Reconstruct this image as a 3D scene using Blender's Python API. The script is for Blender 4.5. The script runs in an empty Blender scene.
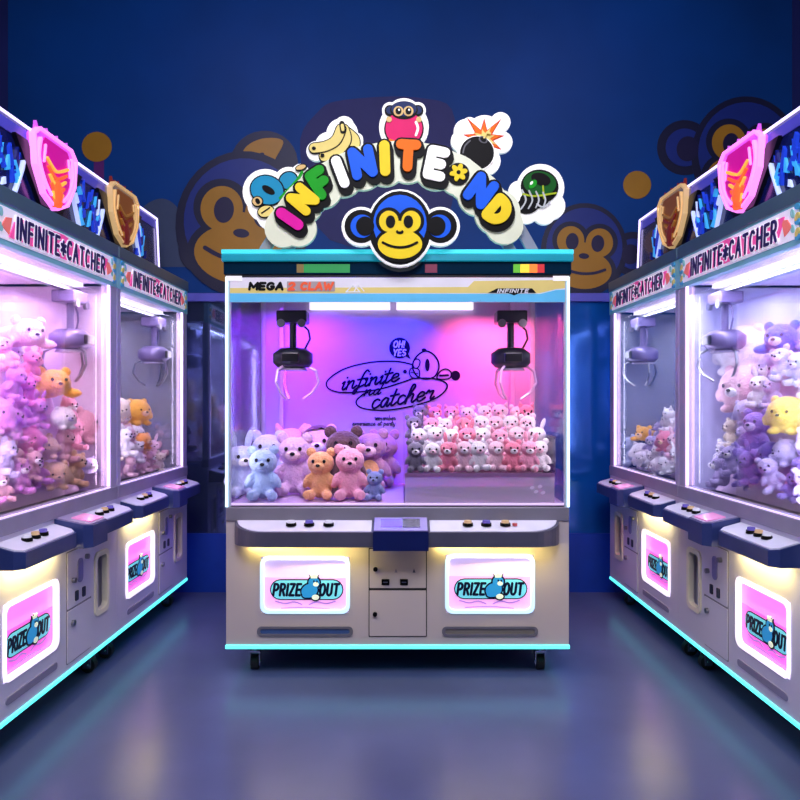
import bpy, bmesh, math, random
from mathutils import Vector, Matrix, noise
random.seed(11)
C = bpy.context.scene.collection
PI = math.pi
F = 724.0          # focal length in pixels of an 800 px frame
H = 1.37           # eye height
# ------------------------------------------------------------------ materials
def lin(c):
    out = []
    for v in c[:3]:
        v /= 255.0
        out.append(v/12.92 if v <= .04045 else ((v+.055)/1.055)**2.4)
    return tuple(out)+(1.0,)
MATS = {}
def mat(name, col, rough=.5, metal=0., es=0., ecol=None, var=.06, scale=8., bump=0., bscale=60., coat=0., sheen=0., spec=.5):
    if name in MATS: return MATS[name]
    m = bpy.data.materials.new(name); m.use_nodes = True
    nt = m.node_tree; p = nt.nodes['Principled BSDF']
    c = lin(col)
    tc = nt.nodes.new('ShaderNodeTexCoord')
    n = nt.nodes.new('ShaderNodeTexNoise'); n.inputs['Scale'].default_value = scale; n.inputs['Detail'].default_value = 3
    nt.links.new(tc.outputs['Object'], n.inputs['Vector'])
    r = nt.nodes.new('ShaderNodeValToRGB')
    r.color_ramp.elements[0].position = .3; r.color_ramp.elements[1].position = .7
    r.color_ramp.elements[0].color = tuple(v*(1-var) for v in c[:3])+(1,)
    r.color_ramp.elements[1].color = tuple(min(1, v*(1+var)) for v in c[:3])+(1,)
    nt.links.new(n.outputs['Fac'], r.inputs['Fac'])
    nt.links.new(r.outputs['Color'], p.inputs['Base Color'])
    p.inputs['Roughness'].default_value = rough; p.inputs['Metallic'].default_value = metal
    p.inputs['Specular IOR Level'].default_value = spec; p.inputs['Coat Weight'].default_value = coat; p.inputs['Coat Roughness'].default_value = .05
    if sheen:
        p.inputs['Sheen Weight'].default_value = sheen; p.inputs['Sheen Roughness'].default_value = .5
    if es:
        p.inputs['Emission Color'].default_value = lin(ecol or col); p.inputs['Emission Strength'].default_value = es
    if bump:
        n2 = nt.nodes.new('ShaderNodeTexNoise'); n2.inputs['Scale'].default_value = bscale; n2.inputs['Detail'].default_value = 2
        nt.links.new(tc.outputs['Object'], n2.inputs['Vector'])
        b = nt.nodes.new('ShaderNodeBump'); b.inputs['Strength'].default_value = bump; b.inputs['Distance'].default_value = .02
        nt.links.new(n2.outputs['Fac'], b.inputs['Height']); nt.links.new(b.outputs['Normal'], p.inputs['Normal'])
    MATS[name] = m
    return m
def glassmat(name, tint, refl=.5, rough=.02, haze=0.0):
    m = bpy.data.materials.new(name); m.use_nodes = True
    nt = m.node_tree; nt.nodes.remove(nt.nodes['Principled BSDF'])
    out = nt.nodes['Material Output']
    t = nt.nodes.new('ShaderNodeBsdfTransparent'); t.inputs['Color'].default_value = lin(tint)
    g = nt.nodes.new('ShaderNodeBsdfGlossy'); g.inputs['Roughness'].default_value = rough
    fr = nt.nodes.new('ShaderNodeFresnel'); fr.inputs['IOR'].default_value = 1.45
    mu = nt.nodes.new('ShaderNodeMath'); mu.operation = 'MULTIPLY'; mu.inputs[1].default_value = refl
    nt.links.new(fr.outputs['Fac'], mu.inputs[0])
    mx = nt.nodes.new('ShaderNodeMixShader')
    nt.links.new(mu.outputs[0], mx.inputs['Fac']); nt.links.new(t.outputs[0], mx.inputs[1]); nt.links.new(g.outputs[0], mx.inputs[2])
    last = mx
    if haze:
        d = nt.nodes.new('ShaderNodeBsdfDiffuse'); d.inputs['Color'].default_value = (.8, .8, .85, 1)
        m2 = nt.nodes.new('ShaderNodeMixShader'); m2.inputs['Fac'].default_value = haze
        nt.links.new(mx.outputs[0], m2.inputs[1]); nt.links.new(d.outputs[0], m2.inputs[2]); last = m2
    nt.links.new(last.outputs[0], out.inputs['Surface'])
    MATS[name] = m
    return m
black = mat('black_ink', (5, 5, 8), .5, spec=.15)
navyink = mat('navy_ink', (14, 10, 46), .5, spec=.15)
white = mat('white_plastic', (235, 235, 238), .4)
signwhite = mat('sign_white', (245, 245, 240), .4, es=.32)
signcream = mat('sign_cream', (222, 228, 198), .4, es=.18)
S = lambda n, c, e=.06: mat('sign_'+n, c, .45, es=e, spec=.12)
s_mag, s_yel, s_grn = S('magenta', (235, 25, 165)), S('yellow', (255, 222, 40)), S('green', (20, 165, 30))
s_blu, s_org, s_teal = S('blue', (25, 100, 235)), S('orange', (255, 120, 10)), S('teal', (30, 150, 190))
s_ban, s_pink, s_red = S('banana', (245, 225, 130)), S('pink', (235, 25, 110)), S('red', (225, 50, 40))
s_dblu, s_tan, s_dgrn = S('deep_blue', (25, 45, 95)), S('tan', (235, 200, 130)), S('dark_green', (15, 95, 30))
s_blk = mat('sign_black', (4, 4, 6), .5, spec=.12)
chrome = mat('chrome', (210, 212, 220), .15, 1.)
steel = mat('brushed_steel', (150, 152, 160), .3, 1.)
rubber = mat('black_rubber', (18, 18, 22), .6)
clear = glassmat('clear_glass', (252, 252, 254), .4)
acrylic = glassmat('clear_acrylic', (238, 240, 248), .9, .03, .05)
leg_acr = glassmat('frosted_acrylic', (200, 235, 240), .9, .1, .35)
cab_grey = mat('cabinet_warm_grey', (196, 186, 184), .38, .1, var=.03, scale=2)
cab_lav = mat('cabinet_pale_lavender', (205, 203, 226), .35, .1, var=.03, scale=2)
rail_grey = mat('rail_grey', (140, 138, 150), .4, .3, var=.04)
tray_edge = mat('tray_edge_grey', (82, 82, 100), .4, .1)
tray_navy = mat('tray_edge_navy', (44, 58, 112), .35)
tray_top = mat('tray_top_pale', (222, 222, 236), .3)
navy = mat('navy_plastic', (12, 26, 84), .35)
screen_m = mat('violet_screen', (60, 40, 160), .2, es=.9, ecol=(105, 75, 235))
screen_d = mat('dark_screen', (30, 25, 70), .2)
screen_p = mat('pink_screen', (190, 120, 170), .2, es=.5, ecol=(225, 140, 190))
led_cyan = mat('led_cyan', (120, 255, 250), .3, es=1.5, ecol=(80, 235, 238))
led_teal = mat('led_teal_bar', (70, 205, 215), .3, es=.75, ecol=(50, 205, 215))
led_ice = mat('led_ice', (215, 245, 255), .3, es=1.6, ecol=(190, 240, 250))
led_white = mat('led_white', (255, 250, 255), .3, es=1.1, ecol=(255, 248, 255))
led_pinkw = mat('led_pink_white', (255, 225, 255), .3, es=2.4, ecol=(250, 205, 255))
led_frame = mat('led_frame_ice', (220, 240, 255), .3, es=.8, ecol=(170, 220, 250))
led_framep = mat('led_frame_white', (250, 240, 255), .3, es=1.05, ecol=(250, 235, 255))
pane_lav = mat('pane_lavender', (225, 200, 240), .3, es=.62, ecol=(222, 190, 245))
pane_lavp = mat('pane_lavender_pink', (235, 170, 225), .3, es=.62, ecol=(236, 160, 222))
pane_pnk = mat('pane_hot_pink', (240, 150, 240), .3, es=.85, ecol=(246, 125, 246))
pane_pnkd = mat('pane_deep_pink', (235, 110, 215), .3, es=.8, ecol=(238, 88, 205))
pane_swirl = mat('pane_swirl', (170, 130, 210), .3, es=.4, ecol=(170, 120, 215))
logo_cyan = mat('logo_cyan', (110, 205, 225), .3, es=.5)
logo_blue = mat('logo_blue', (40, 140, 205), .3, es=.4)
logo_pale = mat('logo_pale', (225, 240, 215), .3, es=.4)
logo_navy = mat('logo_navy', (10, 16, 50), .4, spec=.2)
claw_dark = mat('claw_charcoal', (40, 42, 54), .35, .2)
claw_lav = mat('claw_grey_violet', (112, 100, 142), .35, .2)
# ------------------------------------------------------------------ mesh builder
class B:
    def __init__(self): self.bm = bmesh.new(); self.M = Matrix.Identity(4); self.k = 0
    def _m(self, fs, mi):
        for f in fs: f.material_index = mi
    def box(self, x0, x1, y0, y1, z0, z1, mi=0, bev=0.):
        vs = [self.bm.verts.new(self.M @ Vector(p)) for p in ((x0,y0,z0),(x1,y0,z0),(x1,y1,z0),(x0,y1,z0),(x0,y0,z1),(x1,y0,z1),(x1,y1,z1),(x0,y1,z1))]
        fs = [self.bm.faces.new([vs[i] for i in q]) for q in ((0,3,2,1),(4,5,6,7),(0,1,5,4),(1,2,6,5),(2,3,7,6),(3,0,4,7))]
        self._m(fs, mi)
        if bev:
            es = list({e for f in fs for e in f.edges})
            r = bmesh.ops.bevel(self.bm, geom=es, offset=bev, segments=2, affect='EDGES', profile=.5)
            self._m(r['faces'], mi)
        return self
    def prism(self, pts, y0, y1, mi=0, bev=0.):      # outline in the x-z plane, thickness along y; each a hair prouder than the last
        self.k += 1; y0 -= (self.k % 48)*1.6e-5
        a = [self.bm.verts.new(self.M @ Vector((p[0], y0, p[1]))) for p in pts]
        b = [self.bm.verts.new(self.M @ Vector((p[0], y1, p[1]))) for p in pts]
        n = len(pts); fs = [self.bm.faces.new(a), self.bm.faces.new(b[::-1])]
        for i in range(n): fs.append(self.bm.faces.new((a[i], b[i], b[(i+1) % n], a[(i+1) % n])))
        self._m(fs, mi); return self
    def ring(self, o, i, y0, y1, mi=0):              # frame between two outlines of equal length
        n = len(o); V = lambda p, y: self.bm.verts.new(self.M @ Vector((p[0], y, p[1])))
        A = [V(p, y0) for p in o]; Bv = [V(p, y0) for p in i]; D = [V(p, y1) for p in o]; E = [V(p, y1) for p in i]
        fs = []
        for k in range(n):
            j = (k+1) % n
            fs += [self.bm.faces.new(q) for q in ((A[k],A[j],Bv[j],Bv[k]), (D[j],D[k],E[k],E[j]), (A[j],A[k],D[k],D[j]), (Bv[k],Bv[j],E[j],E[k]))]
        self._m(fs, mi); return self
    def disc(self, cx, cz, rx, rz=None, y0=0, y1=.01, mi=0, rot=0, n=28):
        rz = rx if rz is None else rz; c, s = math.cos(rot), math.sin(rot)
        pts = []
        for k in range(n):
            a = 2*PI*k/n; u, v = rx*math.cos(a), rz*math.sin(a); pts.append((cx+u*c-v*s, cz+u*s+v*c))
        return self.prism(pts, y0, y1, mi)
    def cap(self, p, q, r, y0, y1, mi=0, n=8):       # round-ended bar
        d = Vector((q[0]-p[0], q[1]-p[1])); a = math.atan2(d.y, d.x) if d.length > 1e-9 else 0
        pts = [(q[0]+r*math.cos(a-PI/2+PI*k/n), q[1]+r*math.sin(a-PI/2+PI*k/n)) for k in range(n+1)]
        pts += [(p[0]+r*math.cos(a+PI/2+PI*k/n), p[1]+r*math.sin(a+PI/2+PI*k/n)) for k in range(n+1)]
        return self.prism(pts, y0, y1, mi)
    def stroke(self, pts, r, y0, y1, mi=0, n=6):
        for p, q in zip(pts, pts[1:]): self.cap(p, q, r, y0, y1, mi, n)
        return self
    def cyl(self, p, q, r, r2=None, mi=0, n=20):
        p, q = Vector(p), Vector(q); d = q-p
        R = d.to_track_quat('Z', 'Y').to_matrix().to_4x4(); R.translation = (p+q)/2
        g = bmesh.ops.create_cone(self.bm, cap_ends=True, segments=n, radius1=r, radius2=r if r2 is None else r2, depth=d.length, matrix=self.M @ R)
        self._m({f for v in g['verts'] for f in v.link_faces}, mi); return self
    def ball(self, c, r, mi=0, sub=2, rot=None):
        r = (r, r, r) if not hasattr(r, '__len__') else r
        T = Matrix.Translation(c) @ (rot.to_4x4() if rot else Matrix.Identity(4)) @ Matrix.Diagonal((*r, 1))
        g = bmesh.ops.create_icosphere(self.bm, subdivisions=sub, radius=1, matrix=self.M @ T)
        self._m({f for v in g['verts'] for f in v.link_faces}, mi); return self
    def tube(self, pts, r, mi=0, n=10):
        for p, q in zip(pts, pts[1:]): self.cyl(p, q, r, mi=mi, n=n)
        for p in pts[1:-1]: self.ball(p, r, mi, 1)
        return self
    def build(self, name, mats, parent=None, smooth=False):
        bmesh.ops.recalc_face_normals(self.bm, faces=self.bm.faces[:])
        me = bpy.data.meshes.new(name); self.bm.to_mesh(me); self.bm.free()
        if not isinstance(mats, (list, tuple)): mats = [mats]
        for m in mats: me.materials.append(m)
        if smooth:
            for p in me.polygons: p.use_smooth = True
        o = bpy.data.objects.new(name, me); C.objects.link(o)
        if parent: o.parent = parent
        return o
def tag(o, label=None, cat=None, group=None, kind=None):
    if label: o['label'] = label
    if cat: o['category'] = cat
    if group: o['group'] = group
    if kind: o['kind'] = kind
    return o
def empty(name, loc, rz=0.):
    o = bpy.data.objects.new(name, None); C.objects.link(o); o.location = loc; o.rotation_euler = (0, 0, rz); o.empty_display_size = .1
    return o
def rr(x0, x1, z0, z1, r, n=5):
    pts = []
    for cx, cz, a0 in ((x1-r, z0+r, -PI/2), (x1-r, z1-r, 0), (x0+r, z1-r, PI/2), (x0+r, z0+r, PI)):
        for k in range(n+1):
            a = a0+PI/2*k/n; pts.append((cx+r*math.cos(a), cz+r*math.sin(a)))
    return pts
def spline(pts, n=6, closed=False):
    out = []; N = len(pts)
    rng = range(N if closed else N-1)
    for i in rng:
        g = (lambda k: pts[k % N]) if closed else (lambda k: pts[max(0, min(N-1, k))])
        p0, p1, p2, p3 = g(i-1), g(i), g(i+1), g(i+2)
        for k in range(n):
            t = k/n
            out.append(tuple(.5*((2*p1[d])+(-p0[d]+p2[d])*t+(2*p0[d]-5*p1[d]+4*p2[d]-p3[d])*t*t+(-p0[d]+3*p1[d]-3*p2[d]+p3[d])*t**3) for d in range(2)))
    if not closed: out.append(tuple(pts[-1]))
    return out
def holes_panel(b, x0, x1, z0, z1, y0, y1, holes, mi=0):
    xs = sorted({x0, x1, *[h[0] for h in holes], *[h[1] for h in holes]}); zs = sorted({z0, z1, *[h[2] for h in holes], *[h[3] for h in holes]})
    for i in range(len(xs)-1):
        k = 0
        while k < len(zs)-1:
            inh = lambda q: any(h[0] <= (xs[i]+xs[i+1])/2 <= h[1] and h[2] <= (zs[q]+zs[q+1])/2 <= h[3] for h in holes)
            if inh(k): k += 1; continue
            e = k
            while e+1 < len(zs)-1 and not inh(e+1): e += 1
            b.box(xs[i], xs[i+1], y0, y1, zs[k], zs[e+1], mi); k = e+1
# ------------------------------------------------------------------ lettering (strokes in a unit-high box)
def arc(cx, cz, rx, rz, a0, a1, n=9):
    return [(cx+rx*math.cos(math.radians(a0+(a1-a0)*k/n)), cz+rz*math.sin(math.radians(a0+(a1-a0)*k/n))) for k in range(n+1)]
G = {
 'I': (.0, [[(0,0),(0,1)]]), 'N': (.6, [[(0,0),(0,1),(.6,0),(.6,1)]]), 'F': (.5, [[(0,0),(0,1),(.5,1)], [(0,.5),(.42,.5)]]),
 'T': (.6, [[(0,1),(.6,1)], [(.3,1),(.3,0)]]), 'E': (.48, [[(.48,1),(0,1),(0,0),(.48,0)], [(0,.5),(.42,.5)]]),
 'D': (.6, [[(0,0),(0,1)]+arc(.15,.5,.45,.5,90,-90)+[(0,0)]]), 'C': (.6, [arc(.32,.5,.32,.5,50,310)]),
 'A': (.64, [[(0,0),(.32,1),(.64,0)], [(.13,.36),(.51,.36)]]), 'H': (.58, [[(0,0),(0,1)], [(.58,0),(.58,1)], [(0,.5),(.58,.5)]]),
 'R': (.55, [[(0,0),(0,1)]+arc(.25,.75,.27,.25,90,-90)+[(0,.5)], [(.25,.5),(.55,0)]]),
 'P': (.52, [[(0,0),(0,1)]+arc(.25,.73,.27,.27,90,-90)+[(0,.46)]]), 'Z': (.52, [[(0,1),(.52,1),(0,0),(.52,0)]]),
 'O': (.66, [arc(.33,.5,.33,.5,0,360,16)]), 'U': (.58, [[(0,1),(0,.3)]+arc(.29,.3,.29,.3,180,360)+[(.58,1)]]),
 'M': (.74, [[(0,0),(0,1),(.37,.3),(.74,1),(.74,0)]]), 'G': (.64, [arc(.33,.5,.33,.5,50,330)+[(.64,.45),(.38,.45)]]),
 '2': (.52, [arc(.26,.73,.26,.27,170,-20)+[(0,0),(.52,0)]]), 'L': (.45, [[(0,1),(0,0),(.45,0)]]),
 'W': (.86, [[(0,1),(.22,0),(.43,.8),(.64,0),(.86,1)]]), 'Y': (.6, [[(0,1),(.3,.5),(.6,1)], [(.3,.5),(.3,0)]]),
 'S': (.52, [arc(.26,.75,.25,.25,40,250,8)+arc(.26,.26,.26,.26,80,-140,8)]), '!': (.05, [[(0,1),(0,.35)], [(0,.03),(0,0)]]),
 ' ': (.25, []), '*': (.5, [[(.25,.15),(.25,.85)], [(-.05,.33),(.55,.67)], [(-.05,.67),(.55,.33)]]),
 # running-hand lower case
 'i': (.22, [[(0,.42),(.1,.5),(.04,.1),(.12,0),(.26,.16)], [(.17,.74),(.18,.76)]]),
 'n': (.46, [[(0,.45),(.06,.5),(0,0)], [(.02,.25),(.18,.47),(.3,.46),(.27,.1),(.34,0),(.48,.15)]]),
 'f': (.34, [[(.46,.92),(.36,1.04),(.22,.8),(.1,.1),(-.02,-.34),(-.12,-.3),(.0,-.08),(.36,.12)], [(-.02,.5),(.4,.52)]]),
 't': (.28, [[(.16,.9),(.04,.12),(.12,0),(.28,.15)], [(-.06,.56),(.32,.6)]]),
 'e': (.38, [[(.04,.22),(.3,.3),(.3,.46),(.16,.5),(.03,.3),(.06,.06),(.2,0),(.4,.16)]]),
 'c': (.36, [[(.32,.42),(.2,.5),(.05,.36),(.04,.1),(.18,0),(.38,.16)]]),
 'a': (.44, [[(.34,.42),(.2,.5),(.04,.3),(.06,.05),(.18,.02),(.34,.4),(.3,.1),(.36,0),(.46,.15)]]),
 'h': (.46, [[(-.02,.2),(.3,.85),(.24,1.02),(.14,.85),(0,0)], [(.02,.25),(.2,.47),(.31,.44),(.27,.1),(.34,0),(.48,.15)]]),
 'r': (.34, [[(0,.38),(.1,.54),(.14,.44),(.32,.46),(.24,.14),(.28,0),(.4,.12)]]),
 'd': (.44, [[(.34,.42),(.2,.5),(.04,.3),(.06,.05),(.18,.02),(.34,.4),(.46,1.0)], [(.36,.45),(.29,.08),(.35,0),(.46,.15)]]),
 'm': (.7, [[(0,.45),(.06,.5),(0,0)], [(.02,.25),(.2,.48),(.28,.4),(.24,0)], [(.26,.25),(.44,.48),(.54,.4),(.5,.06),(.6,.02)]]),
 'b': (.4, [[(.06,1),(0,0),(.2,0),(.32,.24),(.24,.46),(.06,.38)]]), 'x': (.36, [[(0,.5),(.34,0)], [(.34,.5),(0,0)]]),
 'p': (.4, [[(.06,.5),(-.04,-.35)], [(.05,.36),(.2,.5),(.34,.34),(.26,.04),(.02,.04)]]), 's': (.3, [[(.28,.44),(.1,.5),(.08,.32),(.26,.18),(.2,.02),(0,.04)]]),
 'y': (.4, [[(0,.5),(.08,.06),(.3,.1)], [(.36,.5),(.2,-.3),(.02,-.26)]]),
}
def text_strokes(s, h, gap=.2, wf=1., shear=0., smooth=False):
    out = []; x = 0
    for ch in s:
        w, st = G[ch]
        for pl in st:
            if smooth and len(pl) > 2: pl = spline(pl, 4)
            out.append([((x+p[0]*wf+p[1]*shear)*h, p[1]*h) for p in pl])
        x += w*wf+gap
    return out, (x-gap)*h
def put_text(b, s, cx, cz, h, r, y0, y1, mi=0, gap=.2, wf=1., shear=0., rot=0., smooth=False, width=None):
    st, w = text_strokes(s, h, gap, wf, shear, smooth)
    k = 1. if width is None else width/w
    c, sn = math.cos(rot), math.sin(rot)
    for pl in st:
        q = []
        for p in pl:
            u, v = (p[0]-w/2-shear*h/2)*k, p[1]-h/2; q.append((cx+u*c-v*sn, cz+u*sn+v*c))
        b.stroke(q, r, y0, y1, mi, 5)
    return b
# ------------------------------------------------------------------ the setting
WALL = 5.17
wallm = mat('wall_blue_paint', (1, 60, 128), .55, spec=.2, var=.18, scale=1.1)
sidem = mat('side_wall_indigo', (40, 44, 104), .5, var=.15, scale=1.2)
glosm = mat('blue_gloss_panel', (16, 92, 178), .14, .35, var=.25, scale=1.5)
dadom = mat('dado_blue', (5, 55, 170), .45, var=.08)
ceilm = mat('ceiling_dark', (22, 26, 52), .7)
floorm = mat('floor_resin', (80, 88, 130), .27, .0, var=.12, scale=1.6, bump=.03, bscale=3, spec=.45)
b = B(); b.box(-2.8, 2.8, -2.0, WALL+.1, -.1, 0); tag(b.build('floor', floorm), kind='structure')
b = B(); b.box(-2.8, 2.8, -2.0, WALL+.1, 4.3, 4.4); tag(b.build('ceiling', ceilm), kind='structure')
b = B(); b.box(-2.8, 2.8, WALL, WALL+.1, 2.08, 4.3, 0); b.box(-.4, 2.8, WALL, WALL+.1, .42, 2.08, 1); b.box(-2.8, -.4, WALL, WALL+.1, .42, 2.08, 3); b.box(-2.8, 2.8, WALL-.012, WALL+.1, 0, .42, 2)
tag(b.build('wall_back', [wallm, glosm, dadom, mat('grey_mirror_panel', (96, 112, 150), .07, .85, var=.2, scale=1.5)]), kind='structure')
b = B(); b.box(-2.8, 2.8, WALL-.03, WALL, 2.07, 2.13, 0, .006); tag(b.build('trim_1', mat('trim_violet', (92, 92, 190), .4)), kind='structure')
b = B(); b.box(-2.9, -2.8, -2, WALL+.1, 0, 4.3); tag(b.build('wall_left', sidem), kind='structure')
b = B(); b.box(2.8, 2.9, -2, WALL+.1, 0, 4.3); tag(b.build('wall_right', sidem), kind='structure')
b = B(); b.box(-2.9, 2.9, -2.1, -2, 0, 4.3); tag(b.build('wall_front', sidem), kind='structure')
# ---- painted murals (vinyl shapes on the back wall)
WX = lambda x: (x-400)/F*WALL
WZ = lambda y: H-(y-400)/F*WALL
WS = WALL/F
m_out = mat('mural_outline', (10, 14, 52), .45); m_blu = mat('mural_blue', (14, 40, 120), .45); m_yel = mat('mural_ochre', (170, 118, 25), .45)
m_drk = mat('mural_dark', (22, 16, 60), .45); m_hill = mat('mural_hill', (52, 66, 96), .5); m_pur = mat('mural_reflection_purple', (96, 26, 110), .5); m_lav = mat('mural_grey_violet', (50, 50, 100), .55, spec=.2)
def monkey(b, X, Z, s, Y, rot=0., ears=(1, 1), mi=(0, 1, 2, 3), step=.002, tall=1.):
    """cartoon ape head: outline, fur, face, features; s = half head width"""
    c, sn = math.cos(rot), math.sin(rot)
    P = lambda u, v: (X+(u*c-v*sn)*s, Z+(u*sn+v*c)*s)
    D = lambda u, v, ru, rv, k, m: b.disc(*P(u, v), ru*s, rv*s, Y-k*step, Y, m, rot, 36)
    o, f, y, d = mi
    for e, on in zip((-1, 1), ears):
        if not on: continue
        D(e*1.22, 0, .55, .55, 1, o); D(e*1.22, 0, .38, .38, 2, f); D(e*1.16, -.02, .22, .25, 3, d)
    D(0, 0, 1.08, 1.17*tall, 2, o); D(0, .05, .95, 1.0*tall, 3, f)
    D(-.36, .22, .46, .46, 4, o); D(.36, .22, .46, .46, 4, o); D(0, -.5, .84, .60, 4, o)
    D(-.36, .2, .34, .36, 5, y); D(.36, .2, .34, .36, 5, y); D(0, -.12, .26, .3, 5, y); D(0, -.5, .72, .48, 5, y)
    D(-.32, .18, .16, .21, 6, d); D(.32, .18, .16, .21, 6, d); D(0, -.16, .13, .07, 6, d)
    b.stroke([P(u, v) for u, v in spline([(-.55, -.46), (-.3, -.56), (0, -.6), (.3, -.56), (.55, -.46)], 4)], .035*s, Y-6*step, Y, d)
MM = [m_out, m_blu, m_yel, m_drk]
Y0 = WALL-.001
def mural(name, label, fn, mats=MM):
    b = B(); fn(b); return tag(b.build(name, mats), label, 'mural', 'painted shapes on the back wall')
mural('ape_mural', 'big ochre and navy ape face painted on the wall behind the arch sign\'s left end', lambda b: (
    b.disc(WX(264), WZ(164), 34*WS, 33*WS, Y0-.004, Y0, 0, .3), b.prism(spline([(WX(242), WZ(172)), (WX(244), WZ(150)), (WX(262), WZ(139)), (WX(283), WZ(141)), (WX(276), WZ(158)), (WX(266), WZ(174))], 5, True), Y0-.006, Y0, 2), b.disc(WX(261), WZ(156), 4*WS, 2.5*WS, Y0-.008, Y0, 3, .6),
    monkey(b, WX(243), WZ(224), 62*WS, WALL-.009, -.12, (0, 0)), b.disc(WX(203), WZ(250), 24*WS, 24*WS, Y0-.012, Y0, 0), b.disc(WX(205), WZ(250), 15*WS, 15*WS, Y0-.014, Y0, 1)))
mural('ape_mural', 'navy ape head with ochre face painted low on the wall right of the sign', lambda b: monkey(b, WX(584), WZ(250), 40*WS, Y0, -.08, (0, 1)))
mural('ape_mural', 'ape head painted high on the wall above the right row of machines', lambda b: monkey(b, WX(745), WZ(155), 50*WS, Y0, -.12, (1, 0)))
mural('dot_mural', 'ochre round dot painted on the wall at right', lambda b: b.disc(WX(637), WZ(185), 14*WS, None, Y0-.003, Y0, 2))
mural('dot_reflection_mural', 'ochre disc with a purple reflection painted below it, above the left row', lambda b: (b.disc(WX(97), WZ(147), 15*WS, None, Y0-.004, Y0, 2), b.box(WX(94), WX(104), Y0-.002, Y0, WZ(186), WZ(156), 4)), MM+[m_pur])  # purple bar under the disc is a reflection painted in as colour
mural('hill_mural', 'dull grey-blue hump painted behind the left marquee\'s far end', lambda b: b.prism([(WX(128), WZ(267))]+[(WX(x), WZ(y)) for x, y in spline([(128, 262), (138, 215), (158, 199), (176, 206), (190, 235), (196, 267)], 5)], Y0-.0012, Y0, 0), [m_hill])
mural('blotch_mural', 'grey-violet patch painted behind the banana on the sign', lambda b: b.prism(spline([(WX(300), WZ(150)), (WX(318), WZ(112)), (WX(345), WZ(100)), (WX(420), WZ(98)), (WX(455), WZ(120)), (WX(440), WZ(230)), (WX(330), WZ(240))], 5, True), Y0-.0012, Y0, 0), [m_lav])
# ------------------------------------------------------------------ plush toys
eye_m = mat('toy_eye_black', (12, 10, 14), .2)
PL = {}
def pmat(name, col): PL[name] = mat('plush_'+name.replace(' ', '_'), col, .85, var=.13, scale=5, bump=.55, bscale=26, sheen=.35); return PL[name]
for n_, c_ in {'pale blue': (165, 190, 232), 'ice blue': (195, 205, 240), 'lavender pink': (214, 172, 216), 'apricot': (240, 172, 120), 'rose pink': (244, 166, 192), 'slate blue': (128, 142, 196),
               'pale pink': (246, 200, 214), 'brown': (92, 58, 66), 'maroon': (84, 34, 48), 'mauve': (182, 132, 168), 'white': (244, 238, 242), 'cream': (246, 226, 205),
               'coral pink': (244, 140, 165), 'grey': (128, 120, 140), 'magenta pink': (232, 120, 190), 'violet pink': (206, 130, 200), 'golden yellow': (252, 180, 60), 'dusty pink': (218, 164, 178),
               'sandy': (214, 172, 136), 'lilac': (196, 182, 228), 'peach': (250, 200, 160), 'orange': (246, 158, 70), 'purple': (140, 112, 200), 'deep purple': (104, 76, 176), 'lemon yellow': (250, 222, 90), 'royal blue': (70, 100, 214)}.items(): pmat(n_, c_)
DG = None
def soft(b, vox, amp):
    """fuse the balls of a builder into one furry skin"""
    o = b.build('toy_form', PL['white'])
    m = o.modifiers.new('r', 'REMESH'); m.mode = 'VOXEL'; m.voxel_size = vox
    s = o.modifiers.new('s', 'SMOOTH'); s.factor = .5; s.iterations = 2
    dg = bpy.context.evaluated_depsgraph_get()
    me = bpy.data.meshes.new_from_object(o.evaluated_get(dg), depsgraph=dg)
    bpy.data.objects.remove(o)
    for v in me.vertices:
        n = noise.noise(v.co*17)*.6+noise.noise(v.co*34)*.4
        v.co += v.normal*n*amp
    me.materials.clear(); me.materials.append(PL['white'])
    for p in me.polygons: p.use_smooth = True
    me.name = 'body'
    return me
def R3(ax, deg): return Matrix.Rotation(math.radians(deg), 3, ax)
def meshof(b, m, name):
    o = b.build(name, m, None, True); me = o.data; bpy.data.objects.remove(o); return me
KIND = {}
def body_form(head=.27, vox=.036):
    b = B()
    b.ball((0, .02, .30), (.24, .21, .29), 0, 3); b.ball((0, -.03, .72), (head, .235, .235), 0, 3)
    for s in (-1, 1):
        b.ball((s*.25, -.1, .37), (.085, .1, .17), 0, 2, R3('Y', -s*28))
        b.ball((s*.17, -.24, .11), (.105, .19, .11), 0, 2, R3('Z', s*14)); b.ball((s*.2, -.40, .13), (.09, .06, .105), 0, 2)
    return b
def ear_round(): b = B(); b.ball((0, 0, 0), (.1, .06, .1), 0, 2); return meshof(b, PL['white'], 'ear')
def ear_long(): b = B(); b.ball((0, 0, .14), (.07, .05, .2), 0, 2); return meshof(b, PL['white'], 'ear')
def ear_point(): b = B(); b.cyl((0, 0, -.04), (0, 0, .14), .1, .02, 0, 10); return meshof(b, PL['white'], 'ear')
def eyem(): b = B(); b.ball((0, 0, 0), (.032, .02, .038), 0, 2); return meshof(b, eye_m, 'eye')
def nosem(): b = B(); b.ball((0, 0, 0), (.045, .03, .032), 0, 2); return meshof(b, eye_m, 'nose')
def muzzm(): b = B(); b.ball((0, 0, 0), (.125, .08, .092), 0, 2); return meshof(b, PL['white'], 'muzzle')
ER, EL, EP, EY, NO, MU = ear_round(), ear_long(), ear_point(), eyem(), nosem(), muzzm()
bodyA = soft(body_form(), .034, .014); bodyB = soft(body_form(.29), .034, .016)
def lump():
    b = B(); b.ball((0, 0, .42), (.46, .42, .42), 0, 3)
    for s in (-1, 1): b.ball((s*.2, -.25, .06), (.13, .16, .08), 0, 2); b.ball((s*.42, -.12, .3), (.1, .1, .14), 0, 2)
    return b
bodyC = soft(lump(), .04, .014)
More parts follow.
